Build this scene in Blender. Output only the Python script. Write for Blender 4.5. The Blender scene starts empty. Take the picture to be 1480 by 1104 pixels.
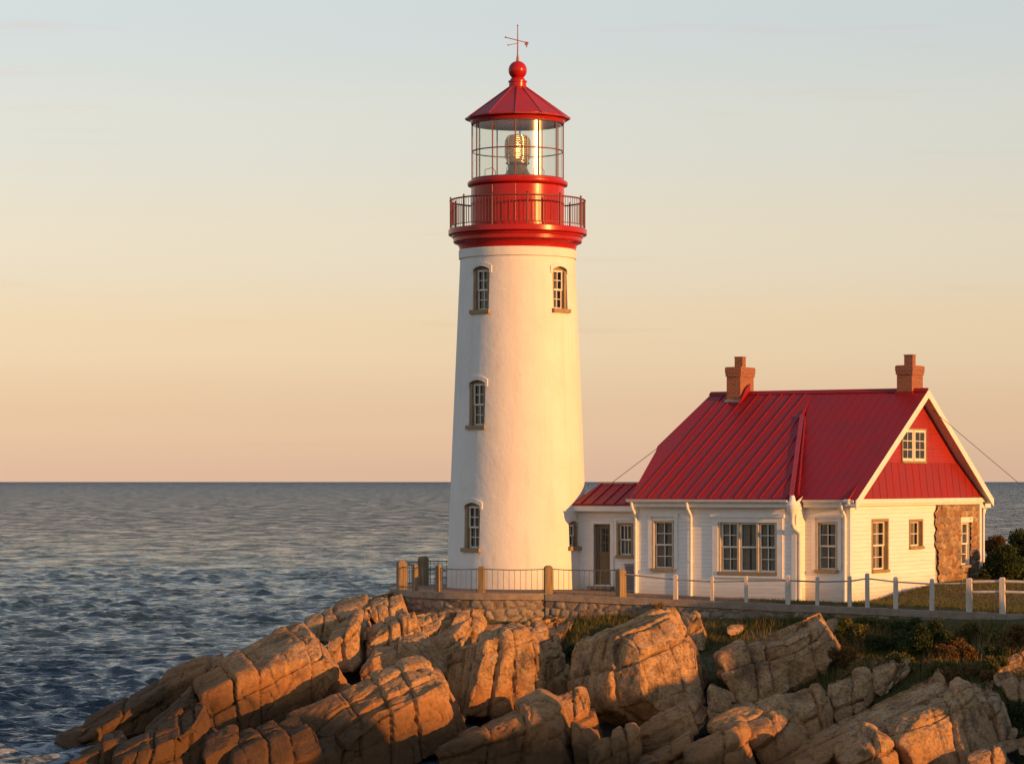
import bpy, math, random
import numpy as np
from mathutils import Vector, Matrix
random.seed(7); RNG = np.random.default_rng(11)
sc = bpy.context.scene
COL = sc.collection
F = 4000.0; PX, PY = 740.0, 696.0; CZ = 3.53          # focal length in photo pixels, principal point, eye height
SEA_Z = -4.05
R = math.radians

# ------------------------------------------------------------------ helpers
def wp(px, py, Y):
    """the world point seen at photo pixel px,py when it lies at depth Y"""
    return np.array([(px-PX)/F*Y, Y, CZ+(PY-py)/F*Y])

def vnoise(p, seed=0):
    p = np.asarray(p, float); i = np.floor(p).astype(np.int64); f = p-i
    u = f*f*f*(f*(f*6-15)+10)
    def h(dx, dy, dz):
        n = ((i[:,0]+dx)*374761393 + (i[:,1]+dy)*668265263 + (i[:,2]+dz)*1440662683 + seed*974634777) & 0xffffffff
        n = ((n ^ (n >> 13))*1274126177) & 0xffffffff
        n = ((n ^ (n >> 16))*2246822519) & 0xffffffff
        return (n ^ (n >> 15))/4294967295.0*2-1
    x, y, z = u[:,0], u[:,1], u[:,2]
    def L(a, b, t): return a+(b-a)*t
    return L(L(L(h(0,0,0),h(1,0,0),x), L(h(0,1,0),h(1,1,0),x), y), L(L(h(0,0,1),h(1,0,1),x), L(h(0,1,1),h(1,1,1),x), y), z)

def fbm(p, octs=4, seed=0, gain=.5):
    s = 0; a = 1; t = 0; p = np.asarray(p, float)
    for k in range(octs):
        s = s+a*vnoise(p, seed+k*17); t += a; a *= gain; p = p*2.03+3.1
    return s/t

class MB:
    def __init__(s): s.v = []; s.f = []
    def add(s, vs, fs):
        o = len(s.v); s.v.extend([tuple(map(float, q)) for q in vs]); s.f.extend([tuple(o+i for i in f) for f in fs]); return s
    def hexa(s, c):
        return s.add(c, [(0,3,2,1),(4,5,6,7),(0,1,5,4),(1,2,6,5),(2,3,7,6),(3,0,4,7)])
    def box(s, x0, x1, y0, y1, z0, z1):
        return s.hexa([(x0,y0,z0),(x1,y0,z0),(x1,y1,z0),(x0,y1,z0),(x0,y0,z1),(x1,y0,z1),(x1,y1,z1),(x0,y1,z1)])
    def fbox(s, fr, x0, x1, y0, y1, z0, z1):
        return s.hexa([fr(x0,y0,z0),fr(x1,y0,z0),fr(x1,y1,z0),fr(x0,y1,z0),fr(x0,y0,z1),fr(x1,y0,z1),fr(x1,y1,z1),fr(x0,y1,z1)])
    def prism(s, poly, vec):
        n = len(poly); vec = np.array(vec, float); P = [np.array(q, float) for q in poly]
        return s.add(P+[q+vec for q in P], [tuple(range(n))[::-1], tuple(range(n, 2*n))]+[(i,(i+1)%n,n+(i+1)%n,n+i) for i in range(n)])
    def tube(s, pts, r, n=8, caps=True):
        P = [Vector(q) for q in pts]; m = len(P); rs = r if hasattr(r, '__len__') else [r]*m
        vs = []; up = None
        for i, q in enumerate(P):
            d = (P[min(i+1, m-1)]-P[max(i-1, 0)]).normalized()
            if up is None: up = Vector((0,0,1)) if abs(d.z) < .9 else Vector((1,0,0))
            a = d.cross(up).normalized(); b = a.cross(d).normalized(); up = b
            for k in range(n):
                t = 2*math.pi*k/n; vs.append(q+(a*math.cos(t)+b*math.sin(t))*rs[i])
        fs = [(i*n+k, i*n+(k+1)%n, (i+1)*n+(k+1)%n, (i+1)*n+k) for i in range(m-1) for k in range(n)]
        if caps: fs += [tuple(range(n))[::-1], tuple(range((m-1)*n, m*n))]
        return s.add(vs, fs)
    def lathe(s, prof, n=48, a0=0., caps=True, c=(0,0)):
        vs = []; m = len(prof)
        for r, z in prof:
            for k in range(n):
                t = a0+2*math.pi*k/n; vs.append((c[0]+r*math.sin(t), c[1]-r*math.cos(t), z))
        fs = [(i*n+k, i*n+(k+1)%n, (i+1)*n+(k+1)%n, (i+1)*n+k) for i in range(m-1) for k in range(n)]
        if caps: fs += [tuple(range(n))[::-1], tuple(range((m-1)*n, m*n))]
        return s.add(vs, fs)
    def build(s, name, mat, parent=None, smooth=None):
        me = bpy.data.meshes.new(name); me.from_pydata(s.v, [], s.f); me.update()
        return link(name, me, mat, parent, smooth)

def link(name, me, mat, parent=None, smooth=None):
    if mat: me.materials.append(mat)
    if smooth is not None:
        me.shade_smooth(); me.set_sharp_from_angle(angle=R(smooth))
    o = bpy.data.objects.new(name, me); COL.objects.link(o)
    if parent: o.parent = parent
    return o

def npmesh(name, v, f, mat, parent=None, smooth=None):
    """mesh from numpy arrays; f is (n,3) or (n,4)"""
    me = bpy.data.meshes.new(name); v = np.asarray(v, np.float32); f = np.asarray(f, np.int32); k = f.shape[1]
    me.vertices.add(len(v)); me.vertices.foreach_set('co', v.ravel())
    me.loops.add(f.size); me.loops.foreach_set('vertex_index', f.ravel())
    me.polygons.add(len(f)); me.polygons.foreach_set('loop_start', np.arange(0, f.size, k, dtype=np.int32))
    me.polygons.foreach_set('loop_total', np.full(len(f), k, np.int32))
    me.update(calc_edges=True)
    return link(name, me, mat, parent, smooth)

def empty(name, loc=(0,0,0), rz=0):
    o = bpy.data.objects.new(name, None); COL.objects.link(o); o.location = loc; o.rotation_euler = (0,0,rz); return o
def tag(o, label, cat, group=None, kind=None):
    o['label'] = label; o['category'] = cat
    if group: o['group'] = group
    if kind: o['kind'] = kind
    return o

# ------------------------------------------------------------------ materials
class NT:
    def __init__(s, name):
        s.m = bpy.data.materials.new(name); s.m.use_nodes = True; s.t = s.m.node_tree; s.t.nodes.clear()
        s.out = s.t.nodes.new('ShaderNodeOutputMaterial'); s.b = s.n('ShaderNodeBsdfPrincipled')
        s.t.links.new(s.b.outputs[0], s.out.inputs[0])
    def n(s, typ, **kw):
        o = s.t.nodes.new(typ)
        for k, v in kw.items():
            if k in o.inputs.keys(): s.put(o.inputs[k], v)
            else: setattr(o, k, v)
        return o
    def put(s, sock, v):
        if isinstance(v, bpy.types.NodeSocket): s.t.links.new(v, sock)
        elif isinstance(v, bpy.types.Node): s.t.links.new(v.outputs[0], sock)
        else:
            if sock.type == 'RGBA' and len(v) == 3: v = (*v, 1)
            sock.default_value = v
    def set(s, **kw):
        for k, v in kw.items(): s.put(s.b.inputs[k.replace('_', ' ')], v)
        return s
    def noise(s, vec, scale, detail=5, rough=.55, dist=0):
        n = s.n('ShaderNodeTexNoise'); s.put(n.inputs['Vector'], vec)
        for k, v in (('Scale', scale), ('Detail', detail), ('Roughness', rough), ('Distortion', dist)): n.inputs[k].default_value = v
        return n.outputs['Fac']
    def ramp(s, fac, stops, interp='LINEAR'):
        r = s.n('ShaderNodeValToRGB'); s.put(r.inputs[0], fac); e = r.color_ramp; e.interpolation = interp
        while len(e.elements) < len(stops): e.elements.new(.5)
        for q, (p, c) in zip(e.elements, stops):
            q.position = p; q.color = (*c, 1) if hasattr(c, '__len__') else (c, c, c, 1)
        return r.outputs[0]
    def mix(s, fac, a, b, blend='MIX'):
        m = s.n('ShaderNodeMix'); m.data_type = 'RGBA'; m.blend_type = blend
        s.put(m.inputs[0], fac); s.put(m.inputs[6], a); s.put(m.inputs[7], b); return m.outputs[2]
    def math(s, op, a, b=0.):
        m = s.n('ShaderNodeMath'); m.operation = op; s.put(m.inputs[0], a); s.put(m.inputs[1], b); return m.outputs[0]
    def bump(s, h, strength=.5, dist=.02, normal=None):
        b = s.n('ShaderNodeBump'); b.inputs['Strength'].default_value = strength; b.inputs['Distance'].default_value = dist
        s.put(b.inputs['Height'], h)
        if normal is not None: s.put(b.inputs['Normal'], normal)
        return b.outputs[0]
    def obj(s): return s.n('ShaderNodeTexCoord').outputs['Object']
    def pos(s): return s.n('ShaderNodeNewGeometry').outputs['Position']
    def mapv(s, vec, scale=(1,1,1), rot=(0,0,0)):
        m = s.n('ShaderNodeMapping'); s.put(m.inputs['Vector'], vec); m.inputs['Scale'].default_value = scale; m.inputs['Rotation'].default_value = rot
        return m.outputs[0]
    def z(s, vec):
        q = s.n('ShaderNodeSeparateXYZ'); s.put(q.inputs[0], vec); return q.outputs

def paint(name, col, rough=.45, var=.12, scale=2., bump=.0, coat=0., spec=.5):
    t = NT(name); o = t.obj()
    n = t.noise(o, scale, 6, .65)
    t.set(Base_Color=t.ramp(n, [(.3, [c*(1-var) for c in col]), (.7, [min(1, c*(1+var*.5)) for c in col])]), Roughness=t.math('ADD', t.math('MULTIPLY', n, .2), rough-.1))
    t.b.inputs['Coat Weight'].default_value = coat; t.b.inputs['Specular IOR Level'].default_value = spec
    if bump: t.set(Normal=t.bump(t.noise(o, 25, 4), bump, .01))
    return t.m

M = {}
def mats():
    # tower render: lime-washed plaster, trowel marks, faint vertical weathering, a few rust specks
    t = NT('plaster'); o = t.obj()
    big = t.noise(o, .7, 5, .6); streak = t.noise(t.mapv(o, (3.2, 3.2, .22)), 1., 5, .6)
    c = t.ramp(big, [(.3, (.66,.645,.61)), (.7, (.73,.72,.69))])
    c = t.mix(t.math('MULTIPLY', t.ramp(streak, [(.50, 0), (.75, 1)]), .30), c, (.50,.44,.36))
    v = t.n('ShaderNodeTexVoronoi'); t.put(v.inputs['Vector'], o); v.inputs['Scale'].default_value = .75
    spot = t.math('MULTIPLY', t.ramp(v.outputs['Distance'], [(.0, 1), (.05, 0)]), t.ramp(t.noise(o, 9, 3), [(.46, 0), (.56, 1)]))
    c = t.mix(spot, c, (.30,.19,.10))
    lz = t.z(o)[2]
    damp = t.math('MULTIPLY', t.ramp(t.math('ADD', t.math('MULTIPLY', lz, .45), t.math('MULTIPLY', t.noise(o, 1.6, 5), .5)), [(.25, 1), (.62, 0)]), .35)
    c = t.mix(damp, c, (.5,.47,.42))
    bn = t.bump(t.noise(o, 2.2, 6, .62), .55, .05); bn = t.bump(t.noise(o, 22, 4, .6), .35, .012, bn)
    t.set(Base_Color=c, Roughness=.85, Normal=bn); M['plaster'] = t.m
    # white painted clapboard, 13 cm laps
    t = NT('clapboard'); o = t.obj(); zz = t.z(o)[2]
    lap = t.math('FRACT', t.math('MULTIPLY', zz, 7.6)); board = t.math('FLOOR', t.math('MULTIPLY', zz, 7.6))
    wv = t.n('ShaderNodeTexWhiteNoise'); wv.noise_dimensions = '1D'; t.put(wv.inputs['W'], board)
    n = t.noise(t.mapv(o, (.6,.6,4)), 2, 6, .6)
    c = t.ramp(n, [(.3, (.70,.675,.63)), (.7, (.79,.77,.74))])
    c = t.mix(t.math('MULTIPLY', wv.outputs['Value'], .16), c, (.6,.57,.52))
    c = t.mix(t.math('MULTIPLY', t.ramp(t.math('ADD', zz, t.math('MULTIPLY', n, .4)), [(.1, 1), (.65, 0)]), .5), c, (.38,.34,.28))
    t.set(Base_Color=c, Roughness=.6, Normal=t.bump(t.math('SUBTRACT', 1., lap), 1., .022)); M['clap'] = t.m
    M['white'] = paint('white_trim', (.74,.72,.68), .5, .1, 3)
    M['cream'] = paint('cream_sash', (.74,.70,.60), .5, .1, 3)
    M['red'] = paint('red_gloss_paint', (.37,.011,.008), .27, .16, 1.4, .06, .0, .35)
    M['brown'] = paint('tan_timber', (.30,.21,.11), .6, .25, 5)
    M['door'] = paint('brown_door', (.15,.105,.05), .55, .2, 5)
    M['rail'] = paint('rusty_red_rail', (.17,.035,.025), .5, .3, 8)
    M['vane'] = paint('weathered_copper', (.30,.11,.08), .5, .3, 20)
    M['lens'] = paint('lens_metal', (.10,.085,.07), .3, .3, 9)
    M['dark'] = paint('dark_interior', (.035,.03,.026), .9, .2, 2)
    M['curtain'] = paint('curtain_cloth', (.50,.44,.36), .95, .2, 4)
    M['wire'] = paint('steel_wire', (.12,.11,.10), .5, .2, 9)
    M['lead'] = paint('lead_flashing', (.26,.25,.26), .5, .2, 5)
    # roof metal: standing-seam sheet with faded streaks down the slope
    for nm, col in (('roof', (.26,.008,.010)), ('gable', (.235,.012,.008))):
        t = NT(nm+'_sheet'); o = t.obj(); n = t.noise(o, .9, 6, .6); st = t.noise(t.mapv(o, (9, .5, .5)), 1, 4)
        c = t.ramp(n, [(.3, [q*.82 for q in col]), (.72, [q*1.12 for q in col])])
        c = t.mix(t.math('MULTIPLY', t.ramp(st, [(.5, 0), (.8, 1)]), .2), c, (.16,.03,.03)); t.b.inputs['Specular IOR Level'].default_value = .3
        t.set(Base_Color=c, Roughness=t.ramp(n, [(.3,.42),(.7,.6)]), Normal=t.bump(t.noise(t.mapv(o, (2.2, .7, .7)), 1.2, 3), .22, .03)); M[nm] = t.m
    # brick
    t = NT('brick'); o = t.obj(); b = t.n('ShaderNodeTexBrick'); s = t.z(o)
    cv = t.n('ShaderNodeCombineXYZ'); t.put(cv.inputs[0], t.math('ADD', s[0], s[1])); t.put(cv.inputs[1], s[2]); t.put(b.inputs['Vector'], cv)
    for k, v in (('Color1', (.33,.085,.03,1)), ('Color2', (.20,.05,.025,1)), ('Mortar', (.30,.22,.16,1)), ('Scale', 1.), ('Mortar Size', .009), ('Brick Width', .21), ('Row Height', .07)):
        b.inputs[k].default_value = v
    t.set(Base_Color=t.mix(t.math('MULTIPLY', t.noise(o, 12, 4), .5), b.outputs['Color'], (.20,.07,.03)), Roughness=.85, Normal=t.bump(b.outputs['Fac'], -.5, .012)); M['brick'] = t.m
    # rubble masonry
    for nm, sc_, cols, mort in (('rubble', 3.5, [(.0,(.17,.125,.09)),(.35,(.33,.25,.175)),(.65,(.24,.20,.16)),(1.,(.40,.31,.22))], (.15,.12,.092)),
                                ('fieldstone', 5., [(.0,(.18,.08,.035)),(.3,(.42,.24,.105)),(.55,(.22,.145,.095)),(.8,(.35,.235,.14)),(1.,(.46,.34,.22))], (.11,.08,.055))):
        t = NT(nm); o = t.obj(); w = t.n('ShaderNodeVectorMath'); w.operation = 'ADD'
        if True:                               # colour per modelled stone, mortar in the joints
            at = t.n('ShaderNodeAttribute'); at.attribute_name = 'stone'; aj = t.n('ShaderNodeAttribute'); aj.attribute_name = 'joint'
            g = t.noise(o, 13, 6, .68); c = t.ramp(at.outputs['Fac'], cols); c = t.mix(t.math('MULTIPLY', t.ramp(g, [(.42,0),(.68,1)]), .6), c, (.12,.09,.065))
            c = t.mix(aj.outputs['Fac'], c, mort); t.set(Base_Color=c, Roughness=.9, Normal=t.bump(g, .8, .03)); M[nm] = t.m; continue
        nn = t.n('ShaderNodeTexNoise'); t.put(nn.inputs['Vector'], o); nn.inputs['Scale'].default_value = 2.2
        sc2 = t.n('ShaderNodeVectorMath'); sc2.operation = 'SCALE'; t.put(sc2.inputs[0], nn.outputs['Color']); sc2.inputs['Scale'].default_value = .22
        t.put(w.inputs[0], t.mapv(o, (1,1,1.25))); t.put(w.inputs[1], sc2.outputs[0])
        v1 = t.n('ShaderNodeTexVoronoi'); v1.inputs['Scale'].default_value = sc_; t.put(v1.inputs['Vector'], w.outputs[0])
        v2 = t.n('ShaderNodeTexVoronoi'); v2.feature = 'DISTANCE_TO_EDGE'; v2.inputs['Scale'].default_value = sc_; t.put(v2.inputs['Vector'], w.outputs[0])
        cs = t.n('ShaderNodeSeparateColor'); t.put(cs.inputs[0], v1.outputs['Color'])
        c = t.ramp(cs.outputs[0], cols); g = t.noise(o, 14, 5, .65)
        c = t.mix(t.math('MULTIPLY', g, .55), c, (.13,.10,.075))
        joint = t.ramp(v2.outputs['Distance'], [(.02, 0), (.07, 1)])
        c = t.mix(joint, mort, c)
        h = t.math('ADD', t.math('MULTIPLY', t.ramp(v2.outputs['Distance'], [(0, 0), (.16, 1)], 'EASE'), 1.), t.math('MULTIPLY', g, .35))
        t.set(Base_Color=c, Roughness=.9, Normal=t.bump(h, 1., .06)); M[nm] = t.m
    t = NT('coping'); o = t.obj(); n = t.noise(o, 4, 7, .65)
    t.set(Base_Color=t.ramp(n, [(.25,(.17,.13,.10)),(.5,(.26,.205,.155)),(.75,(.33,.27,.21))]), Roughness=.9, Normal=t.bump(t.noise(o, 16, 5, .65), .7, .03)); M['coping'] = t.m
    for nm, a, b in (('post', (.15,.10,.048), (.28,.195,.105)), ('palepost', (.42,.37,.31), (.62,.57,.50))):
        t = NT(nm+'_wood'); o = t.obj(); n = t.noise(t.mapv(o, (14,14,1.6)), 1., 5, .6)
        t.set(Base_Color=t.ramp(n, [(.3, a), (.7, b)]), Roughness=.8, Normal=t.bump(n, .5, .01)); M[nm] = t.m
    # window glass: sees through, mirrors at a glance
    for nm, ro, tint, k in (('glass', .03, (.62,.64,.62), 1.3), ('lantern_glass', .19, (.9,.9,.86), 2.6)):
        t = NT(nm); tr = t.n('ShaderNodeBsdfTransparent', Color=(*tint, 1)); gl = t.n('ShaderNodeBsdfGlossy', Roughness=ro)
        mx = t.n('ShaderNodeMixShader')
        lw = t.n('ShaderNodeLayerWeight'); lw.inputs[0].default_value = .5
        fac_ = t.math('ADD', t.math('MULTIPLY', t.math('POWER', lw.outputs['Facing'], 4.), .8), .045*k)
        if nm == 'lantern_glass': fac_ = t.math('MULTIPLY', fac_, t.math('SUBTRACT', 1., t.n('ShaderNodeNewGeometry').outputs['Backfacing']))
        t.put(mx.inputs[0], fac_); t.put(mx.inputs[1], tr); t.put(mx.inputs[2], gl)
        t.t.links.new(mx.outputs[0], t.out.inputs[0]); M[nm] = t.m
    t = NT('lamp_filament'); t.set(Base_Color=(1,.6,.25), Emission_Color=(1,.5,.14), Emission_Strength=24.); M['bulb'] = t.m
    # granite: tan to rust, lichen patches, black stain, dark tide band near the sea
    t = NT('granite'); p = t.pos(); oo = t.obj(); oi = t.n('ShaderNodeObjectInfo')
    sh = t.n('ShaderNodeVectorMath'); sh.operation = 'ADD'; t.put(sh.inputs[0], p); t.put(sh.inputs[1], oi.outputs['Random'])
    q = sh.outputs[0]
    n1 = t.noise(q, .55, 6, .6, .4); n2 = t.noise(q, 2.3, 7, .68, .3); n3 = t.noise(q, 11, 6, .7); n4 = t.noise(q, 45, 3, .6)
    c = t.ramp(n1, [(.28,(.21,.118,.056)),(.42,(.49,.285,.125)),(.60,(.56,.345,.165)),(.76,(.38,.17,.05))])
    c = t.mix(t.math('MULTIPLY', t.ramp(n2, [(.46,0),(.68,1)]), .72), c, (.22,.095,.03))
    c = t.mix(t.math('MULTIPLY', t.ramp(t.noise(t.mapv(q, (1.6,1.6,.5)), 1.5, 6, .65), [(.52,0),(.66,1)]), .75), c, (.085,.060,.042))
    lich = t.math('MULTIPLY', t.ramp(t.noise(q, 5.5, 6, .72, .6), [(.55,0),(.62,1)]), t.ramp(n1, [(.40,0),(.55,1)]))
    c = t.mix(t.math('MULTIPLY', lich, .75), c, (.44,.40,.34))
    c = t.mix(t.math('MULTIPLY', t.ramp(n3, [(.48,0),(.62,1)]), .6), c, (.075,.050,.032))
    c = t.mix(.22, c, t.ramp(n4, [(.35, .06), (.65, .55)]), 'OVERLAY')
    pz = t.z(p); wav = t.math('MULTIPLY', t.math('SUBTRACT', n2, .5), 1.7)
    # the tide band: the lower to the sea, the browner and darker; it dies out inland, to the right
    hgt = t.math('ADD', t.math('ADD', pz[2], wav), t.math('MULTIPLY', pz[0], .09))
    band = t.n('ShaderNodeMapRange'); t.put(band.inputs[0], hgt); band.inputs[1].default_value = -3.5; band.inputs[2].default_value = -2.6; band.inputs[3].default_value = 1; band.inputs[4].default_value = 0
    rust = t.n('ShaderNodeMapRange'); t.put(rust.inputs[0], hgt); rust.inputs[1].default_value = -2.9; rust.inputs[2].default_value = -1.9; rust.inputs[3].default_value = 1; rust.inputs[4].default_value = 0
    c = t.mix(t.math('MULTIPLY', rust.outputs[0], .55), c, t.mix(n3, (.20,.075,.018), (.50,.20,.05)))
    c = t.mix(t.math('MULTIPLY', band.outputs[0], .85), c, (.062,.034,.015))
    bn = t.bump(n2, .35, .05); bn = t.bump(n3, .9, .055, bn); bn = t.bump(n4, .9, .016, bn)
    t.set(Base_Color=c, Roughness=.86, Normal=bn); t.b.inputs['Specular IOR Level'].default_value = .25; M['granite'] = t.m
    # headland soil and turf; bare ground painted near-black as shade between the boulders
    t = NT('headland'); p = t.pos(); n = t.noise(p, 1.1, 6, .65); n2 = t.noise(p, 7, 5, .65)
    at = t.n('ShaderNodeAttribute'); at.attribute_name = 'turf'
    rock = t.ramp(n, [(.3,(.010,.007,.005)),(.7,(.030,.020,.013))]); turf = t.ramp(n2, [(.3,(.03,.036,.012)),(.5,(.07,.066,.022)),(.7,(.14,.10,.04))])
    at2 = t.n('ShaderNodeAttribute'); at2.attribute_name = 'paved'
    c = t.mix(at.outputs['Fac'], rock, turf); c = t.mix(at2.outputs['Fac'], c, t.ramp(n2, [(.3,(.15,.10,.065)),(.7,(.25,.175,.115))]))
    t.set(Base_Color=c, Roughness=.95, Normal=t.bump(n2, .8, .06)); M['headland'] = t.m
    for nm, stops in (('grass', [(0,(.035,.055,.012)),(.4,(.075,.090,.018)),(.7,(.15,.125,.035)),(1,(.30,.19,.06))]),
                      ('straw', [(0,(.13,.085,.03)),(.5,(.26,.165,.06)),(1,(.42,.28,.11))]),
                      ('leaf', [(0,(.018,.032,.008)),(.5,(.036,.055,.013)),(1,(.075,.085,.022))]),
                      ('rustleaf', [(0,(.06,.045,.014)),(.5,(.14,.075,.022)),(1,(.24,.12,.04))])):
        t = NT(nm); g = t.n('ShaderNodeNewGeometry'); r = t.math('ADD', t.math('MULTIPLY', g.outputs['Random Per Island'], .55), t.math('MULTIPLY', t.noise(g.outputs['Position'], .9, 4), .5))
        tl = t.n('ShaderNodeBsdfTranslucent'); mx = t.n('ShaderNodeMixShader'); mx.inputs[0].default_value = .25
        c = t.ramp(r, stops); t.set(Base_Color=c, Roughness=.7); t.put(tl.inputs[0], c); t.b.inputs['Specular IOR Level'].default_value = .2
        t.put(mx.inputs[1], t.b); t.put(mx.inputs[2], tl); t.t.links.new(mx.outputs[0], t.out.inputs[0]); M[nm] = t.m
    M['bark'] = paint('bark', (.12,.085,.055), .9, .3, 8)
    # sea
    t = NT('sea'); p = t.pos(); s = t.z(p)
    a = t.noise(t.mapv(p, (.32,.75,.5)), .55, 6, .62, .6); b2 = t.noise(t.mapv(p, (.6,1.,.6)), 2.2, 5, .6)
    far = t.noise(t.mapv(p, (.25,1.,.5)), .05, 8, .72, .4)
    gn = t.n('ShaderNodeNewGeometry'); va = t.n('ShaderNodeVectorMath'); va.operation = 'ADD'; t.put(va.inputs[0], gn.outputs['Normal']); nc = t.n('ShaderNodeTexNoise'); t.put(nc.inputs['Vector'], t.mapv(p, (1.25,.55,.5))); nc.inputs['Scale'].default_value = .16; nc.inputs['Detail'].default_value = 8; nc.inputs['Roughness'].default_value = .82; nc.inputs['Lacunarity'].default_value = 2.1
    vs = t.n('ShaderNodeVectorMath'); vs.operation = 'MULTIPLY_ADD'; t.put(vs.inputs[0], nc.outputs['Color']); vs.inputs[1].default_value = (SEA_K*.8, SEA_K*1.6, 0); tm = t.n('ShaderNodeMapRange'); t.put(tm.inputs[0], s[1]); tm.inputs[1].default_value = 80; tm.inputs[2].default_value = 500; tm.inputs[3].default_value = -SEA_K*.8-.09; tm.inputs[4].default_value = -SEA_K*.8+SEA_TILT
    cb = t.n('ShaderNodeCombineXYZ'); cb.inputs[0].default_value = -SEA_K*.4; t.put(cb.inputs[1], tm.outputs[0]); t.put(vs.inputs[2], cb.outputs[0])
    t.put(va.inputs[1], vs.outputs[0])
    vn = t.n('ShaderNodeVectorMath'); vn.operation = 'NORMALIZE'; t.put(vn.inputs[0], va.outputs[0])
    bn = t.bump(far, SEA_B0, 9., vn.outputs[0]); bn = t.bump(a, SEA_B1, 1.2, bn); bn = t.bump(b2, SEA_B2, .22, bn)
    # foam washing round the point where the rocks enter the water
    dx = t.math('MULTIPLY', t.math('ADD', s[0], 13.6), .12); dy = t.math('MULTIPLY', t.math('SUBTRACT', s[1], 76.8), .26)
    d = t.math('ADD', t.math('MULTIPLY', dx, dx), t.math('MULTIPLY', dy, dy))
    fo = t.math('MULTIPLY', t.ramp(d, [(.2,1),(1.,0)]), t.ramp(t.noise(t.mapv(p, (.6,1.,1)), 1.5, 7, .7, 1.2), [(.44,0),(.62,1)]))
    t.set(Base_Color=t.mix(t.math('MULTIPLY', fo, .65), (.016,.036,.052), (.50,.54,.56)), Roughness=t.math('ADD', t.math('MULTIPLY', fo, .5), .10), Normal=bn, IOR=1.333); M['sea'] = t.m
SEA_B0, SEA_B1, SEA_B2, SEA_TILT, SEA_K = .2, .5, .9, -.36, 2.0
mats()
# ------------------------------------------------------------------ ground: heights of the headland
KY = .0585
def line_y(X): return 87.7-.405*(X-1.096)
def wall_at(px):                                    # the straight terrace wall where the line of sight px meets it
    k = (px-PX)/F; Y = (87.7+.444)/(1+.405*k); return k*Y, Y
def gz(X): return -.0272*np.maximum(0, np.asarray(X, float)-1)
AC, AR = (0.3, 92.0), 4.3
def yw(px):
    px = np.asarray(px, float); k = (np.minimum(px, 1750)-PX)/F
    return np.where(px > 790, (87.7+.444)/(1+.405*k), 87.7)
def slope_y(px, py): return yw(px)-(np.asarray(py, float)-890)*KY
def smooth(a, b, x):
    t = np.clip((x-a)/(b-a), 0, 1); return t*t*(3-2*t)
GLX = [300,560,640,800,840,960,1010,1060,1200,1280,1360,1480,1700]
GLY = [800,870,893,902,928,925,965,985,1000,1015,1000,1060,1200]
def inside(X, Y):
    return ((X-AC[0])**2+(Y-AC[1])**2 < (AR-.2)**2) | ((X > 1.0) & (Y > line_y(X)+.2))
def ground(X, Y):
    X = np.asarray(X, float); Y = np.asarray(Y, float)
    px = PX+F*X/Y; py = 890+(yw(px)-Y)/KY
    turf = smooth(15, -15, py-np.interp(px, GLX, GLY))
    pyc = np.maximum(py, 884)
    z = CZ-(pyc-PY)/F*Y-.42+.36*turf
    z = z+.26*fbm(np.stack([X*.8, Y*.8, X*0], -1).reshape(-1,3), 4, 5).reshape(X.shape)*(1-.4*turf)
    crest = -1.0+.44*(X+3.9)
    z = np.where(X < -3.6, np.minimum(z, crest), z)
    z = z-np.maximum(0, Y-94)*.35*smooth(2.5, -1, X)
    # the unseen knoll at the right, added and notched to shade the rocks
    cc, ss = X*.616+Y*.788, X*.788-Y*.616                    # across and along the low sun
    top = np.interp(cc, [48,51,56.2,56.6,58.3,58.8,59.5,59.9,61.6,62.2,63.4,63.8,65.3,66.1,68.7,69.0,70.7,71.0,73.3,74.5,78,84,90], [-1.2,2.5,2.9,.95,.95,1.9,1.8,-2.8,-2.8,1.3,1.3,1.6,1.6,3.0,3.1,.3,.3,4.0,4.0,1.7,1.6,.8,-1.2])
    shade_knoll = (top+1.2)*np.exp(-((ss+20)/4.5)**2)
    far = smooth(14.5, 20.5, X)
    zr = -1.2+shade_knoll+.25*fbm(np.stack([X*.3, Y*.3, X*0], -1).reshape(-1,3), 4, 9).reshape(X.shape)-.12*np.maximum(0, 58-Y)
    z = z*(1-far)+np.maximum(z, zr)*far
    turf = np.maximum(turf, smooth(.2, .7, far)*smooth(-2.6, -1.6, z))
    ins = inside(X, Y)
    zi = gz(X)+.02*fbm(np.stack([X, Y, X*0], -1).reshape(-1,3), 3, 2).reshape(X.shape)*smooth(3, 6, X)-np.maximum(0, Y-99)*.3
    zi = zi+.55*smooth(10.6, 13.5, X-.3*(Y-87))*smooth(85.5, 90, Y)
    z = np.where(ins, zi, z); turf = np.where(ins, smooth(6.5, 8.5, X), turf)
    return z, turf, np.where(ins, smooth(8.5, 6.5, X), 0)

def make_ground():
    xs = np.concatenate([np.arange(-30, -6, .5), np.arange(-6, 17, .2), np.arange(17, 38, .3), np.arange(38, 60, 1.)])
    ys = np.concatenate([np.arange(40, 54, .6), np.arange(54, 66, .3), np.arange(66, 100, .2), np.arange(100, 125, .8)])
    X, Y = np.meshgrid(xs, ys); z, t, pv = ground(X, Y)
    nx, ny = len(xs), len(ys); i = np.arange(nx*ny).reshape(ny, nx)
    f = np.stack([i[:-1,:-1], i[:-1,1:], i[1:,1:], i[1:,:-1]], -1).reshape(-1,4)
    o = npmesh('headland_ground', np.stack([X, Y, z], -1).reshape(-1,3), f, M['headland'], smooth=50); o['kind'] = 'structure'
    for nm, a in (('turf', t), ('paved', pv)):
        at = o.data.attributes.new(nm, 'FLOAT', 'POINT'); at.data.foreach_set('value', a.ravel().astype(np.float32))
make_ground()

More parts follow.
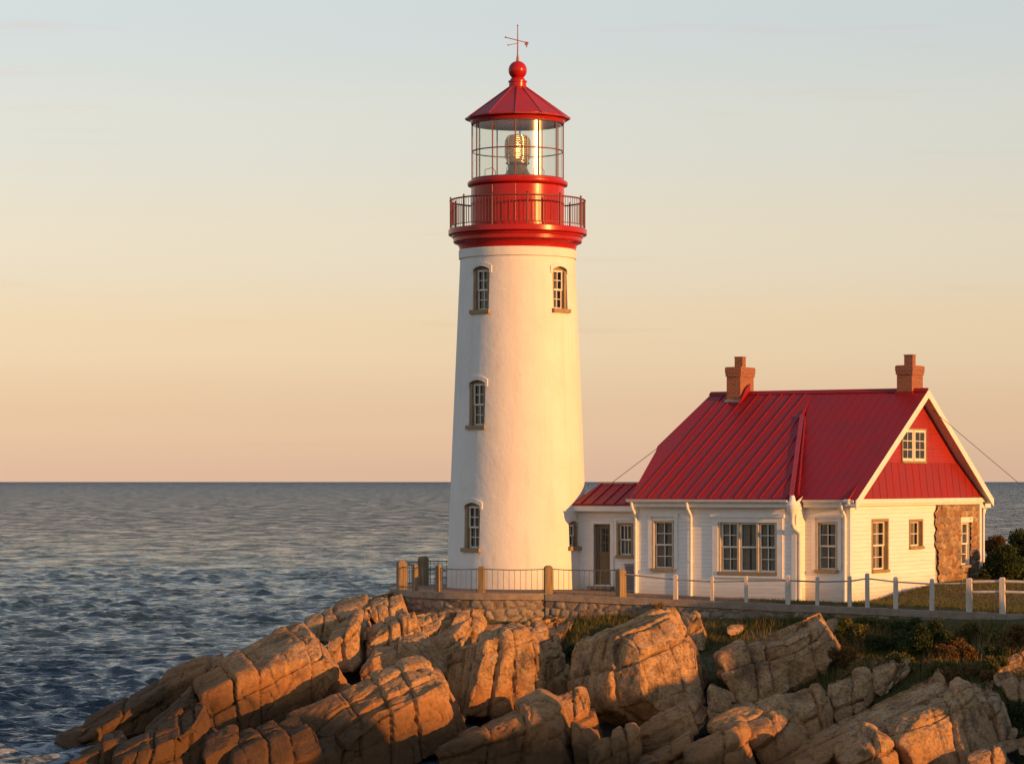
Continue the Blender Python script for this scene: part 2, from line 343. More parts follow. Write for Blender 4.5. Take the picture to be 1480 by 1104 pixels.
# ------------------------------------------------------------------ sea: one sheet to the horizon, real waves near, bump beyond
def make_sea():
    H = CZ-SEA_Z
    rows = np.concatenate([np.linspace(1/55, 1/1300., 880), 1/np.array([1500, 1800, 2300, 3000, 4000, 6000, 10000, 20000, 40000, 90000.])])
    d = 1/rows; d = np.concatenate([[1., 15, 30, 42, 50], d])
    ang = np.concatenate([np.linspace(-math.pi, -.30, 40)[:-1], np.linspace(-.30, -.20, 60)[:-1], np.linspace(-.20, .02, 620), np.linspace(.02, .22, 180)[1:], np.linspace(.22, math.pi, 46)[1:]])
    D, A = np.meshgrid(d, ang, indexing='ij'); X = D*np.sin(A); Y = D*np.cos(A)
    rowsp = np.gradient(d)[:,None]*np.ones_like(A); colsp = np.minimum(np.abs(np.gradient(ang))[None,:]*D, 60)
    Z = np.zeros_like(X); DX = np.zeros_like(X); DY = np.zeros_like(X); g = np.random.default_rng(3)
    for k in range(110):
        lam = .45*(3.6/.45)**(k/109.); th = R(-98)+g.normal(0, .45)
        if g.random() < .2: th = R(-60)+g.normal(0, .5)
        kx, ky = math.cos(th), math.sin(th); w = 2*math.pi/lam
        a = .0105*lam*g.uniform(.6, 1.2)*(1 if lam < 2. else (2./lam)**.9)
        att = np.clip((lam/(1.1*rowsp*abs(ky)+1.6*colsp*abs(kx)+.01))-.6, 0, 1)
        ph = w*(kx*X+ky*Y)+g.uniform(0, 6.28); c, s = np.cos(ph)*a*att, np.sin(ph)*a*att
        Z += c; DX -= kx*s*.85; DY -= ky*s*.85
    grp = .72+.5*fbm(np.stack([X*.035, Y*.06, X*0], -1).reshape(-1,3), 3, 4).reshape(X.shape)
    v = np.stack([X+DX*grp, Y+DY*grp, SEA_Z+Z*grp], -1).reshape(-1,3)
    nr, na = len(d), len(ang); i = np.arange(nr*na).reshape(nr, na)
    f = np.stack([i[:-1,:-1], i[1:,:-1], i[1:,1:], i[:-1,1:]], -1).reshape(-1,4)
    f = f[:, ::-1]
    o = npmesh('sea', v, f, M['sea'], smooth=180); o['kind'] = 'structure'
make_sea()

# ------------------------------------------------------------------ generic sash window in a frame of reference
class Fr:
    """point = O + R x + I y + (0,0,1) z   (x to the right seen from outside, y into the wall)"""
    def __init__(s, O, Rv, I): s.O, s.R, s.I = np.array(O, float), np.array(Rv, float), np.array(I, float)
    def __call__(s, x, y, z): return s.O+s.R*x+s.I*y+np.array([0,0,z])

def sash_window(parent, fr, w, h, cols=2, rows=2, depth=.12, sill=True, casing=.0, sashm='cream', casem='brown', hood=None, curtain=True, double=True, reveal=0., sillm=None, label=None, fw=.05):
    m = MB(); d = depth
    # sash: two lights one above the other, each divided by glazing bars
    for a, b, dd in (((0, h*.5, d), (h*.5, h, d-.03)) if double else ((0, h, d),)):
        pass
    parts = ((0, h*.5+.02, d), (h*.5-.02, h, d-.035)) if double else ((0, h, d),)
    for z0, z1, dd in parts:
        m.fbox(fr, -w/2, -w/2+fw, dd, dd+.04, z0, z1); m.fbox(fr, w/2-fw, w/2, dd, dd+.04, z0, z1)
        m.fbox(fr, -w/2+fw, w/2-fw, dd+.001, dd+.039, z0, z0+fw); m.fbox(fr, -w/2+fw, w/2-fw, dd+.001, dd+.039, z1-fw, z1)
        for k in range(1, cols):
            x = -w/2+fw+(w-2*fw)*k/cols; m.fbox(fr, x-.012, x+.012, dd+.004, dd+.032, z0+fw, z1-fw)
        for k in range(1, rows):
            z = z0+fw+(z1-z0-2*fw)*k/rows
            xs = [-w/2+fw]+[-w/2+fw+(w-2*fw)*q/cols for q in range(1, cols)]+[w/2-fw]
            for xa, xb in zip(xs[:-1], xs[1:]): m.fbox(fr, xa+.012, xb-.012, dd+.006, dd+.030, z-.012, z+.012)
    o = m.build('window', M[sashm], parent)
    if label: o['label'] = label
    g = MB(); g.add([fr(-w/2+.02, d+.018, .02), fr(w/2-.02, d+.018, .02), fr(w/2-.02, d+.018, h-.02), fr(-w/2+.02, d+.018, h-.02)], [(0,1,2,3)])
    g.build('pane', M['glass'], o)
    if casing:
        c = MB(); k = casing
        c.fbox(fr, -w/2-k, -w/2, -.03, reveal or d, 0, h+k); c.fbox(fr, w/2, w/2+k, -.03, reveal or d, 0, h+k); c.fbox(fr, -w/2, w/2, -.029, reveal or d, h, h+k)
        c.build('casing', M[casem], o)
    if sill:
        s = MB(); s.fbox(fr, -w/2-.09, w/2+.09, -.08, d+.03, -.10, 0); s.build('sill', M[sillm or casem], o)
    if curtain:
        c = MB(); nf = 26; vs = []
        for side in (-1, 1):
            q = []
            for i in range(nf+1):
                t = i/nf; x = side*(w/2-.02-(w*.40)*t); q.append((x, d+.13+.018*math.sin(t*30)+.01*math.sin(t*11+side)))
            vs = [fr(x, y, .02) for x, y in q]+[fr(x, y, h-.02) for x, y in q]; n = nf+1
            c.add(vs, [(i, i+1, n+i+1, n+i) for i in range(nf)])
        c.build('curtain', M['curtain'], o, 60)
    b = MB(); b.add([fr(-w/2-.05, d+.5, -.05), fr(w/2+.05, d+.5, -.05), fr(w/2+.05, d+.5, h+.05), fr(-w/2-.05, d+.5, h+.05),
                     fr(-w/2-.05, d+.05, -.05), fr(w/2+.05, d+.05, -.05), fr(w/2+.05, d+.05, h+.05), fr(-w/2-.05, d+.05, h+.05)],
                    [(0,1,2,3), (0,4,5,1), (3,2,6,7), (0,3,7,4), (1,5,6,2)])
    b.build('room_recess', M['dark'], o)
    return o

# ------------------------------------------------------------------ lighthouse
TX, TY = .19, 93.0; S43 = F/TY
def tz(py): return CZ+(PY-py)/S43
def tr(pxr): return pxr/S43
def rad_at(z): return np.interp(z, [-1.2, tz(848), tz(640), tz(375)], [tr(105), tr(102.5), tr(94.5), tr(83)])

def boolean_cut(o, cutters):
    for c in cutters:
        md = o.modifiers.new('cut', 'BOOLEAN'); md.object = c; md.operation = 'DIFFERENCE'; md.solver = 'EXACT'
    import bmesh
    for q in [o]+cutters:
        b = bmesh.new(); b.from_mesh(q.data); bmesh.ops.recalc_face_normals(b, faces=b.faces); b.to_mesh(q.data); b.free(); q.data.update()
    dg = bpy.context.evaluated_depsgraph_get(); dg.update()
    me = bpy.data.meshes.new_from_object(o.evaluated_get(dg)); o.modifiers.clear(); old = o.data; o.data = me; bpy.data.meshes.remove(old)
    for c in cutters: bpy.data.objects.remove(c)
    me.shade_smooth(); me.set_sharp_from_angle(angle=R(28))

def arch_outline(w, h, rise, n=9):
    """half-width w, springing at h-rise, flat segmental arch"""
    pts = [(-w, 0), (w, 0)]
    for k in range(n+1):
        t = 1-2*k/n; pts.append((w*t, h-rise+rise*(1-t*t)))
    return pts

def lighthouse():
    t = empty('lighthouse', (TX, TY, 0))
    tag(t, 'tall white plaster lighthouse with red gallery and glazed lantern standing on the stone terrace', 'lighthouse')
    m = MB(); zs = np.linspace(-1.2, tz(375), 60); m.lathe([(rad_at(z), z) for z in zs], 96)
    body = m.build('tower', M['plaster'], t, 40)
    wins = [(-38.5, 452, 391, .31), (-39.5, 616, 553, .31), (-41.5, 790, 727, .31), (46, 450, 391, .31), (54, 788, 753, .25)]
    cut = []; frs = []
    for az, pb, pt, hw in wins:
        z0, z1 = tz(pb), tz(pt); r = rad_at((z0+z1)/2); a = R(az)
        Rv = (math.cos(a), math.sin(a), 0); I = (-math.sin(a), math.cos(a), 0)
        fr = Fr((r*math.sin(a), -r*math.cos(a), z0), Rv, I); frs.append((fr, z1-z0, hw))
        c = MB(); ol = arch_outline(hw+.035, z1-z0+.03, .10)
        c.prism([fr(x, -.5, z) for x, z in ol], np.array(I)*.98)
        cut.append(c.build('cutter', M['dark'], t))
    bpy.context.view_layer.update(); boolean_cut(body, cut)
    for k, (fr, h, hw) in enumerate(frs):
        rows = 2 if k < 4 else 1
        f2 = Fr(fr(0, .04, 0), fr.R, fr.I)
        w = sash_window(t, f2, 2*hw-.12, h-.10, 2, rows, sashm='white', depth=.15, sill=False, curtain=True)
        # timber lining of the deep reveal, arched head, stone sill, raised plaster hood
        c = MB(); c.fbox(f2, -hw-.03, -hw+.06, .03, .30, 0, h-.12); c.fbox(f2, hw-.06, hw+.03, .03, .30, 0, h-.12)
        ol = [(x*hw/(hw), z) for x, z in arch_outline(hw+.03, h+.02, .10)][2:]
        c.prism([f2(x, .12, z) for x, z in ol]+[f2(-hw-.03, .12, h-.14), f2(hw+.03, .12, h-.14)], fr.I*.12)
        c.build('lining', M['brown'], w)
        s = MB(); s.fbox(f2, -hw-.10, hw+.10, -.14, .26, -.13, 0); s.build('sill', M['brown'], w)
        hd = MB(); outer = [(hw+.12, h-.20)]+arch_outline(hw+.12, h+.17, .13)[2:]+[(-hw-.12, h-.20)]; inner = [(hw+.035, h-.20)]+arch_outline(hw+.035, h+.03, .10)[2:]+[(-hw-.035, h-.20)]
        rr_ = float(rad_at(fr.O[2])); yo = lambda x: x*x/(2*rr_)-.047
        P = outer+inner[::-1]; n = len(outer); vs = [f2(x, yo(x), z) for x, z in outer]+[f2(x, yo(x), z) for x, z in inner]+[f2(x, .1, z) for x, z in outer]+[f2(x, .1, z) for x, z in inner]
        fs = []
        for i in range(n-1):
            fs += [(i, n+i, n+i+1, i+1), (i, i+1, 2*n+i+1, 2*n+i), (n+i, 3*n+i, 3*n+i+1, n+i+1)]
        fs += [(0, 2*n, 3*n, n), (n-1, 2*n-1, 4*n-1, 3*n-1)]
        hd.add(vs, fs)
        if k < 4: hd.build('hood', M['plaster'], w, 40)
    m = MB(); m.lathe([(tr(83), tz(376)), (tr(85), tz(375)), (tr(85.3), tz(364)), (tr(84), tz(362.5)), (tr(80), tz(362))], 96)
    m.build('neck_band', M['plaster'], t, 30)
    m = MB(); P = [(80,363),(84.2,362.5),(84.6,359),(86,355),(89.5,352.5),(92,352),(93,350.5),(93.2,345.5),(94.5,344.5),(95.2,341.5),(99.3,341),(100.2,340),(100.2,333.5),(99.2,332.4),(60,332)]
    m.lathe([(tr(a), tz(b)) for a, b in P], 96); m.build('gallery', M['red'], t, 25)
    m = MB(); P = [(66,333),(68,333),(68,326.5),(67,326),(67,272),(68.5,270.5),(72,269.5),(72.6,268),(72.6,265),(71.5,263.6),(67.5,263),(67.2,261),(60,260.8)]
    m.lathe([(tr(a), tz(b)) for a, b in P], 96); dr = m.build('watch_room', M['red'], t, 25)
    for k in range(12):
        a = R(-3+30*k); x, y = tr(67)*math.sin(a), -tr(67)*math.cos(a); m = MB(); m.tube([(x, y, tz(326)), (x, y, tz(272))], .012, 6); m.build('panel_joint', M['red'], dr, 60)
    # hatch door in the drum, facing right
    # gallery railing
    rr = tr(97.5); zt, zb, zd = tz(291), tz(328), tz(332.5)
    def ring(r, z, n=96): return [(r*math.sin(2*math.pi*k/n), -r*math.cos(2*math.pi*k/n), z) for k in range(n+1)]
    h = MB(); h.tube(ring(rr, zt), .028, 8, False); h.tube(ring(rr, zb), .016, 6, False); hr = h.build('gallery_railing', M['rail'], t, 60)
    for k in range(12):
        a = R(8+30*k); x, y = rr*math.sin(a), -rr*math.cos(a)
        p = MB(); p.tube([(x, y, zd), (x, y, zt+.03), (x, y, zt+.06)], [.03, .03, .02], 8); p.tube([(x, y, zt+.05), (x, y, zt+.08), (x, y, zt+.10)], [.02, .04, .015], 8); p.build('post', M['rail'], hr, 60)
        b = MB()
        for j in range(1, 10):
            a2 = a+R(30)*j/10; x, y = rr*math.sin(a2), -rr*math.cos(a2); b.tube([(x, y, zb), (x, y, zt)], .0095, 5)
        b.build('railing_panel', M['rail'], hr, 60)
    # lantern: floor, glazing bars, glass, lens
    n = MB(); gl = tr(66)
    for k in range(12):
        a = R(-3+30*k); x, y = gl*math.sin(a), -gl*math.cos(a); n.tube([(x, y, tz(262)), (x, y, tz(176))], .025, 6)
    n.tube(ring(gl, tz(220)), .022, 6, False); n.tube(ring(gl, tz(260.5)), .03, 6, False); n.tube(ring(gl, tz(180)), .03, 6, False)
    lan = n.build('lantern_frame', M['rail'], t, 60)
    g = MB(); g.lathe([(gl-.035, tz(261)), (gl-.035, tz(178))], 96, caps=False); g.build('lantern_glass', M['lantern_glass'], lan, 60)
    f = MB(); f.lathe([(tr(60), tz(262.5)), (tr(60), tz(261.5)), (.1, tz(260.5))], 48); f.build('lantern_floor', M['lens'], lan, 30)
    # Fresnel lens: stacked ring prisms on a stepped pedestal
    P = [(.62, tz(260)), (.60, tz(255)), (.42, tz(252)), (.34, tz(246)), (.30, tz(240)), (.40, tz(237)), (.40, tz(235))]
    pd = MB(); pd.lathe(P, 40); lens = pd.build('lens', M['lens'], t, 30)
    pr = MB(); zz = np.linspace(tz(236), tz(196), 15)
    for i in range(14):
        u = (i+.5)/14*2-1; r0 = .44*math.sqrt(max(.15, 1-(abs(u)**5)*.75)); pr.lathe([(r0-.07, zz[i]-.012), (r0, zz[i]+.018), (r0, zz[i]+.06), (r0-.05, zz[i+1]+.012)], 40, caps=False)
    pr.build('prism_rings', M['prism'], lens, 30)
    for k in range(4):
        a = R(45+90*k); q = MB(); q.tube([(.44*math.sin(a), -.44*math.cos(a), tz(240)), (.44*math.sin(a), -.44*math.cos(a), tz(198))], .022, 6); q.build('lens_rib', M['lens'], lens, 60)
    b = MB(); b.lathe([(.005, tz(221)), (.06, tz(218)), (.075, tz(214)), (.06, tz(210)), (.005, tz(207))], 20); b.build('lamp_bulb', M['bulb'], lens, 60)
    for k in range(3):                                   # hand rails round the lens
        q = MB(); a = R(-70+60*k); x, y = .95*math.sin(a), -.95*math.cos(a)
        q.tube([(x-.2, y, tz(259)), (x-.2, y, tz(247)), (x+.05, y, tz(244)), (x+.15, y, tz(250)), (x+.15, y, tz(259))], .014, 6); q.build('hand_rail', M['lens'], lens, 60)
    # lantern roof: twelve flat sheets with raised ribs, moulded eaves
    m = MB(); a0 = R(-3)
    m.lathe([(tr(60), tz(178)), (tr(67.5), tz(179)), (tr(68.2), tz(176)), (tr(70), tz(173.8)), (tr(74), tz(172.6)), (tr(74), tz(171)), (tr(70), tz(170))], 96)
    rf = m.build('lantern_roof', M['red'], t, 25)
    m = MB(); m.lathe([(tr(69), tz(173)), (tr(76.2), tz(173.6)), (tr(76.4), tz(172)), (tr(13), tz(127)), (.05, tz(126))], 12, a0); m.build('roof_sheet', M['roofpaint'], rf)
    for k in range(12):
        a = a0+R(30*k); q = MB(); q.tube([(tr(76)*math.sin(a), -tr(76)*math.cos(a), tz(171.8)), (tr(13)*math.sin(a), -tr(13)*math.cos(a), tz(126.5))], .021, 6); q.build('roof_rib', M['roofpaint'], rf, 60)
    m = MB(); pr_ = [(15.5,129.5),(15.5,128),(12.6,127),(12.6,120),(13.6,119.3),(13.6,117.5),(11.5,117),(9.5,113.5)]
    bc = 102.; br = 13.4
    for k in range(0, 19):
        th = R(-52+(90+52)*k/18); pr_.append((max(.2, br*math.cos(th)), bc-br*math.sin(th)))
    m.lathe([(tr(a), tz(b)) for a, b in pr_], 40); m.build('ball_finial', M['red'], t, 35)
    # weather vane
    m = MB(); m.tube([(0,0,tz(90)), (0,0,tz(84)), (0,0,tz(80)), (0,0,tz(37))], [.05,.045,.024,.014], 8)
    m.tube([(0,0,tz(38.5)), (0,0,tz(37)), (0,0,tz(36))], [.012,.03,.01], 8); vn = m.build('weather_vane', M['vane'], t, 50)
    m = MB(); p0, p1 = np.array([tr(-17.5), -.1, tz(55)]), np.array([tr(13.5), .1, tz(61.5)])
    m.tube([p0, p1], .016, 6); m.tube([p0-[.03,0,0], p0, p0+[.03,0,0]], [.012,.035,.012], 6)
    m.prism([p1+[-.02,0,.05], p1+[.06,0,.0], p1+[.02,0,-.06], p1+[.0,0,-.17], p1+[-.05,0,-.08], p1+[-.09,0,-.04]], (0,.03,0)); m.build('vane_arrow', M['vane'], vn)
    m = MB(); q0, q1 = np.array([tr(-13.5), -.35, tz(68)]), np.array([tr(13.5), .35, tz(57.5)])
    m.tube([q0, q1*.1+np.array([0,0,tz(63)])*.9], .013, 6); m.tube([q0-[.03,0,0], q0, q0+[.03,0,0]], [.01,.03,.01], 6); m.build('vane_arm', M['vane'], vn)
    # bracket under the gallery
    a = R(19); x, y = tr(90)*math.sin(a), -tr(90)*math.cos(a)
    m = MB(); m.prism([(x-.06, y-.06, tz(353)), (x+.06, y-.06, tz(353)), (x, y+.02, tz(358))], (0,.05,.001)); 
    return t
M['roofpaint'] = paint('roof_red_matt', (.30,.018,.024), .5, .15, 1.4, .05)
_t = NT('lens_prism'); _t.set(Base_Color=(.42,.36,.26), Roughness=.12, Metallic=.0); _t.b.inputs['Transmission Weight'].default_value = .45; M['prism'] = _t.m
lighthouse()
# ------------------------------------------------------------------ keeper's house
HL = np.array([4.005, 90.0]); HA = 31.; CA, SA = math.cos(R(HA)), math.sin(R(HA)); HR = R(-HA)
def hit_front(px, py, k):                            # local x, z on the house plane y = k
    a = (px-PX)/F; Y = (k+HL[0]*SA+HL[1]*CA)/(a*SA+CA); return (a*Y-HL[0])*CA-(Y-HL[1])*SA, CZ+(PY-py)/F*Y
def hit_side(px, py, k):                             # local y, z on the house plane x = k
    a = (px-PX)/F; Y = (k+HL[0]*CA-HL[1]*SA)/(a*CA-SA); return (a*Y-HL[0])*SA+(Y-HL[1])*CA, CZ+(PY-py)/F*Y
def h2w(x, y, z): return np.array([HL[0]+x*CA+y*SA, HL[1]-x*SA+y*CA, z])

def ribbon_wall(path, normals, z0, z1, th, mb, lip=0.):
    """closed box section swept along a path; normals point outwards"""
    n = len(path); vs = []
    for (x, y), (nx, ny), a, b in zip(path, normals, z0, z1):
        vs += [(x+nx*lip, y+ny*lip, a), (x+nx*lip, y+ny*lip, b), (x-nx*(th+lip), y-ny*(th+lip), b), (x-nx*(th+lip), y-ny*(th+lip), a)]
    fs = [(4*i+k, 4*i+(k+1)%4, 4*i+4+(k+1)%4, 4*i+4+k) for i in range(n-1) for k in range(4)]+[(0,3,2,1), (4*n-4, 4*n-3, 4*n-2, 4*n-1)]
    mb.add(vs, [f[::-1] for f in fs])
def masonry(path, normals, z0, z1, off, root, seed, th=.35, mat='rubble', name='masonry', cw=.36, ch=.25, s0=0., rag=None):
    """outer skin of laid rubble: every stone bulges, the joints sink"""
    P = np.array(path); Nn = np.array(normals); sl = np.concatenate([[0], np.cumsum(np.linalg.norm(np.diff(P, axis=0), axis=1))])
    s = np.linspace(0, sl[-1], max(3, int(sl[-1]/.05))); px_, py_ = np.interp(s, sl, P[:,0]), np.interp(s, sl, P[:,1]); nx_, ny_ = np.interp(s, sl, Nn[:,0]), np.interp(s, sl, Nn[:,1])
    za, zb2 = np.interp(s, sl, z0), np.interp(s, sl, z1); nz = int(np.ceil((zb2-za).max()/.045)); t = np.linspace(0, 1, nz+1)
    S, T = np.meshgrid(s, t, indexing='ij'); Z = za[:,None]+(zb2-za)[:,None]*T
    wob_ = fbm(np.stack([(S+s0)*1.7, Z*1.7, S*0+seed], -1).reshape(-1,3), 3, seed).reshape(S.shape)
    u, w = (S+s0)/cw+wob_*.5, Z/ch+wob_[::-1]*.35; iu, iw = np.floor(u).astype(int), np.floor(w).astype(int)
    d1 = np.full(S.shape, 9.); d2 = d1.copy(); cid = np.zeros(S.shape)
    def hsh(a, b, k): 
        q = np.sin(a*127.1+b*311.7+k*74.7+seed)*43758.5453; return q-np.floor(q)
    for du in (-1,0,1):
        for dw in (-1,0,1):
            a, b = iu+du, iw+dw; cx_ = a+.5+.8*(hsh(a,b,1)-.5); cy_ = b+.5+.7*(hsh(a,b,2)-.5); d = np.hypot(u-cx_, w-cy_)
            nw = d < d1; d2 = np.where(nw, d1, np.minimum(d2, d)); cid = np.where(nw, hsh(a,b,3), cid); d1 = np.where(nw, d, d1)
    e = d2-d1; dsp = .055*smooth(.0, .32, e)*(.55+.9*cid)+.012*fbm(np.stack([S*9, Z*9, S*0], -1).reshape(-1,3), 3, seed+1).reshape(S.shape)-.02
    dsp[:, -1] = -.02
    v = np.stack([px_[:,None]+nx_[:,None]*dsp-off[0], py_[:,None]+ny_[:,None]*dsp-off[1], Z-off[2]], -1).reshape(-1,3)
    if rag is not None: v[:,1] += (rag(Z)*(1-S/sl[-1])).ravel()
    n0, n1 = S.shape; i = np.arange(n0*n1).reshape(n0, n1); f = np.stack([i[:-1,:-1], i[1:,:-1], i[1:,1:], i[:-1,1:]], -1).reshape(-1,4)
    m = MB(); ribbon_wall([tuple(q-np.array(k)*.05) for q, k in zip(P, Nn)], normals, np.array(z0), np.array(z1), th-.05, m)
    bv = np.array(m.v)-np.array(off); me_v = np.concatenate([v, bv]); bf = [tuple(q+len(v) for q in fc) for fc in m.f]
    o = npmesh(name, me_v, np.concatenate([f, np.array(bf)]), M[mat], root, 60)
    for nm, a, fill in (('stone', cid, .5), ('joint', smooth(.13, .03, e), 1.)):
        at = o.data.attributes.new(nm, 'FLOAT', 'POINT'); at.data.foreach_set('value', np.concatenate([a.ravel(), np.full(len(bv), fill)]).astype(np.float32))
def wall_holes(m, fr, u0, u1, z0, z1, holes, th=.16, notop=False):
    us = sorted({u0, u1, *[h[0] for h in holes], *[h[1] for h in holes]}); zs = sorted({z0, z1, *[h[2] for h in holes], *[h[3] for h in holes]})
    for a, b in zip(us[:-1], us[1:]):
        for c, d in zip(zs[:-1], zs[1:]):
            if any(h[0] <= a+1e-6 and b-1e-6 <= h[1] and h[2] <= c+1e-6 and d-1e-6 <= h[3] for h in holes): continue
            m.add([fr(a,0,c), fr(b,0,c), fr(b,0,d), fr(a,0,d)], [(0,1,2,3)])
    for a, b, c, d in holes:
        m.add([fr(a,0,c), fr(b,0,c), fr(b,0,d), fr(a,0,d), fr(a,th,c), fr(b,th,c), fr(b,th,d), fr(a,th,d)], [(0,4,5,1), (1,5,6,2), (2,6,7,3), (3,7,4,0)])

YR = .7; X1 = hit_front(1150, 800, 0)[0]; XC = hit_front(1228, 800, YR)[0]; YB = hit_side(1415, 800, XC)[0]
EZ = 2.98; RY = (YR+YB)/2; RZ = hit_side(1325, 563, XC)[1]
EX, EY = hit_front(1160, 600, 3.94*RY/5.33)[0], 3.94*RY/5.33
KX, KY2 = hit_front(950, 645, 2.44*RY/5.33)[0], 2.44*RY/5.33; TX0 = hit_front(1029, 570, RY)[0]
def zl(y): return EZ+(y+.3)*(RZ-EZ)/(RY+.3)
def zr(y): return EZ+(y-.4)*(RZ-EZ)/(RY-.4)
def zb(y): return RZ-(y-RY)*(RZ-EZ)/(RY-.4)
ZB = -.7

def house():
    t = empty('keepers_house', (HL[0], HL[1], 0), HR)
    tag(t, 'white clapboard keeper\'s house with a crimson metal roof and two brick chimneys', 'house')
    fl = Fr((0,0,0), (1,0,0), (0,1,0)); frr = Fr((0,YR,0), (1,0,0), (0,1,0)); fg = Fr((XC,0,0), (0,1,0), (-1,0,0))
    def W(kind, pxa, pxb, pyb, pyt, k):
        f = hit_front if kind == 'f' else hit_side
        (a, _), (b, _) = f(pxa, 700, k), f(pxb, 700, k); c = (pxa+pxb)/2
        return a, b, f(c, pyb, k)[1], f(c, pyt, k)[1]
    w1 = W('f', 945, 972, 821, 753, 0); wb = W('f', 1040, 1122, 826, 755, 0); w2 = W('f', 1182, 1208, 823, 755, YR)
    g1 = W('s', 1261, 1282, 823, 753, XC); g2 = W('s', 1315, 1332, 789, 753, XC); g3 = W('s', 1386, 1401, 816, 755, XC)
    m = MB(); wall_holes(m, fl, 0, X1, ZB, EZ-.03, [w1, wb]); wall_holes(m, frr, X1, XC, ZB, EZ-.03, [w2])
    m.add([(X1,0,ZB), (X1,YR,ZB), (X1,YR,EZ+.15), (X1,0,EZ-.1)], [(0,1,2,3)])
    ys = hit_side(1351, 780, XC)[0]
    wall_holes(m, fg, YR, ys+.25, ZB, EZ-.03, [g1, g2]); wall_holes(m, fg, ys+.25, YB, ZB, EZ-.03, [g3], .3)
    m.add([(0,0,ZB), (0,YB,ZB), (0,YB,EZ), (0,RY,RZ-.05), (0,0,EZ)], [(0,4,3,2,1)])
    m.add([(0,YB,ZB), (XC,YB,ZB), (XC,YB,EZ), (0,YB,EZ)], [(0,3,2,1)])
    m.build('wall', M['clap'], t)
    # corner boards, water table, fascia
    for bx in ((-.03, .12, -.03, -.002, ZB, EZ-.27), (X1-.13, X1+.025, -.03, -.002, ZB, EZ-.27), (X1+.002, X1+.03, -.001, .12, ZB, EZ-.06),
        (XC-.12, XC+.028, YR-.028, YR-.002, ZB, EZ-.27), (XC+.002, XC+.03, YR-.001, YR+.12, ZB, EZ-.22), (XC+.002, XC+.09, YB-.16, YB+.02, ZB, EZ-.22)):
        m = MB(); m.box(*bx); m.build('corner_board', M['white'], t)
    # stone facing on the right part of the gable end, with a ragged edge against the paint
    f3 = Fr((XC+.06,0,0), (0,1,0), (-1,0,0)); zt = EZ-.22; ya = ys+.05; xs_ = XC+.05
    rg = lambda Z: .13*np.sin(Z*2.1+.5)+.07*np.sin(Z*7.3)+.05*np.sin(Z*17.1)
    for u0, u1, za, zb3, rag in ((ya, g3[0], ZB, zt, rg), (g3[0], g3[1], ZB, g3[2], None), (g3[0], g3[1], g3[3], zt, None), (g3[1], YB-.165, ZB, zt, None)):
        pth = [(xs_, q) for q in np.linspace(u0, u1, 6)]
        masonry(pth, [(1,0)]*6, np.full(6, za), np.full(6, zb3), (0,0,0), t, 12, th=.05, mat='fieldstone', name='stone_facing', cw=.30, ch=.21, s0=u0, rag=rag)
    # windows
    def win(fr, w, **kw):
        f2 = Fr(fr((w[0]+w[1])/2, 0, w[2]), fr.R, fr.I); return f2, sash_window(t, f2, w[1]-w[0]-.01, w[3]-w[2]-.01, **kw)
    for fr, w, kw in ((fl, w1, dict(cols=2, rows=2, casing=.045, casem='palecasing', sillm='brown')), (frr, w2, dict(cols=2, rows=2, casing=.05, casem='palecasing', sillm='brown')),
                      (fg, g1, dict(cols=2, rows=2, casing=.09, depth=.13)), (fg, g2, dict(cols=3, rows=2, casing=.08, double=False, depth=.12))):
        f2, o = win(fr, w, **kw)
        c = MB(); a = (w[1]-w[0])/2; h = w[3]-w[2]                      # white outer architrave
        c.fbox(f2, -a-.20, -a-.075, -.035, -.003, -.02, h+.14); c.fbox(f2, a+.075, a+.20, -.035, -.003, -.02, h+.14); c.fbox(f2, -a-.23, a+.23, -.05, -.003, h+.14, h+.26)
        if fr is not fg: c.build('architrave', M['white'], o)
    f2, o = win(f3, g3, cols=2, rows=2, depth=.16, sillm='coping', label='narrow pale window set deep in the stone facing')
    c = MB(); a = (g3[1]-g3[0])/2; h = g3[3]-g3[2]; c.fbox(f2, -a-.06, a+.08, -.04, .05, h+.01, h+.19); c.build('lintel', M['cream'], o)
    c = MB(); c.fbox(f2, -a-.005, -a+.03, -.02, .2, 0, h); c.build('casing', M['cream'], o)
    # three-light window
    za, zc = wb[2], wb[3]; W3 = wb[1]-wb[0]; seg = [wb[0], wb[0]+W3*.335, wb[0]+W3*.675, wb[1]]
    for i in range(3):
        w = (seg[i]+.035, seg[i+1]-.035, za, zc)
        f2, o = win(fl, w, cols=(2, 1, 2)[i], rows=(2, 1, 2)[i], sill=False, depth=.10, label=('left light of the triple window, six small panes', 'wide undivided middle light of the triple window', 'right light of the triple window, six small panes')[i])
    c = MB(); f2 = Fr(fl((wb[0]+wb[1])/2, 0, za), fl.R, fl.I); a = W3/2; h = zc-za
    for s in (0, 1, 2, 3):
        x = seg[s]-(wb[0]+wb[1])/2; c.fbox(f2, x-.035+(.035 if s == 0 else 0)*0, x+.035, -.02, .14, 0, h)
    o = c.build('window_mullion', M['palecasing'], t); o['label'] = 'tan mullions of the triple window'
    c = MB(); c.fbox(f2, -a-.06, a+.06, -.07, .12, -.11, -.002); c.build('sill', M['brown'], o)
    c = MB(); c.fbox(f2, -a-.24, -a-.04, -.05, -.003, -.12, h+.16); c.fbox(f2, a+.04, a+.24, -.05, -.003, -.12, h+.16); c.fbox(f2, -a-.04, a+.04, -.05, -.003, h+.003, h+.16); c.fbox(f2, -a-.3, a+.3, -.09, -.003, h+.16, h+.27)
    c.fbox(f2, -a-.24, a+.24, -.05, -.003, -.2, -.12); c.build('architrave', M['white'], o)
    # gable: red boarding with a casement pair, and the sloping metal skirt at its foot
    aw = W('s', 1303, 1337, 666, 621, XC); m = MB()
    zs0 = EZ-.05
    SL = (RZ-EZ)/(RY-.4)
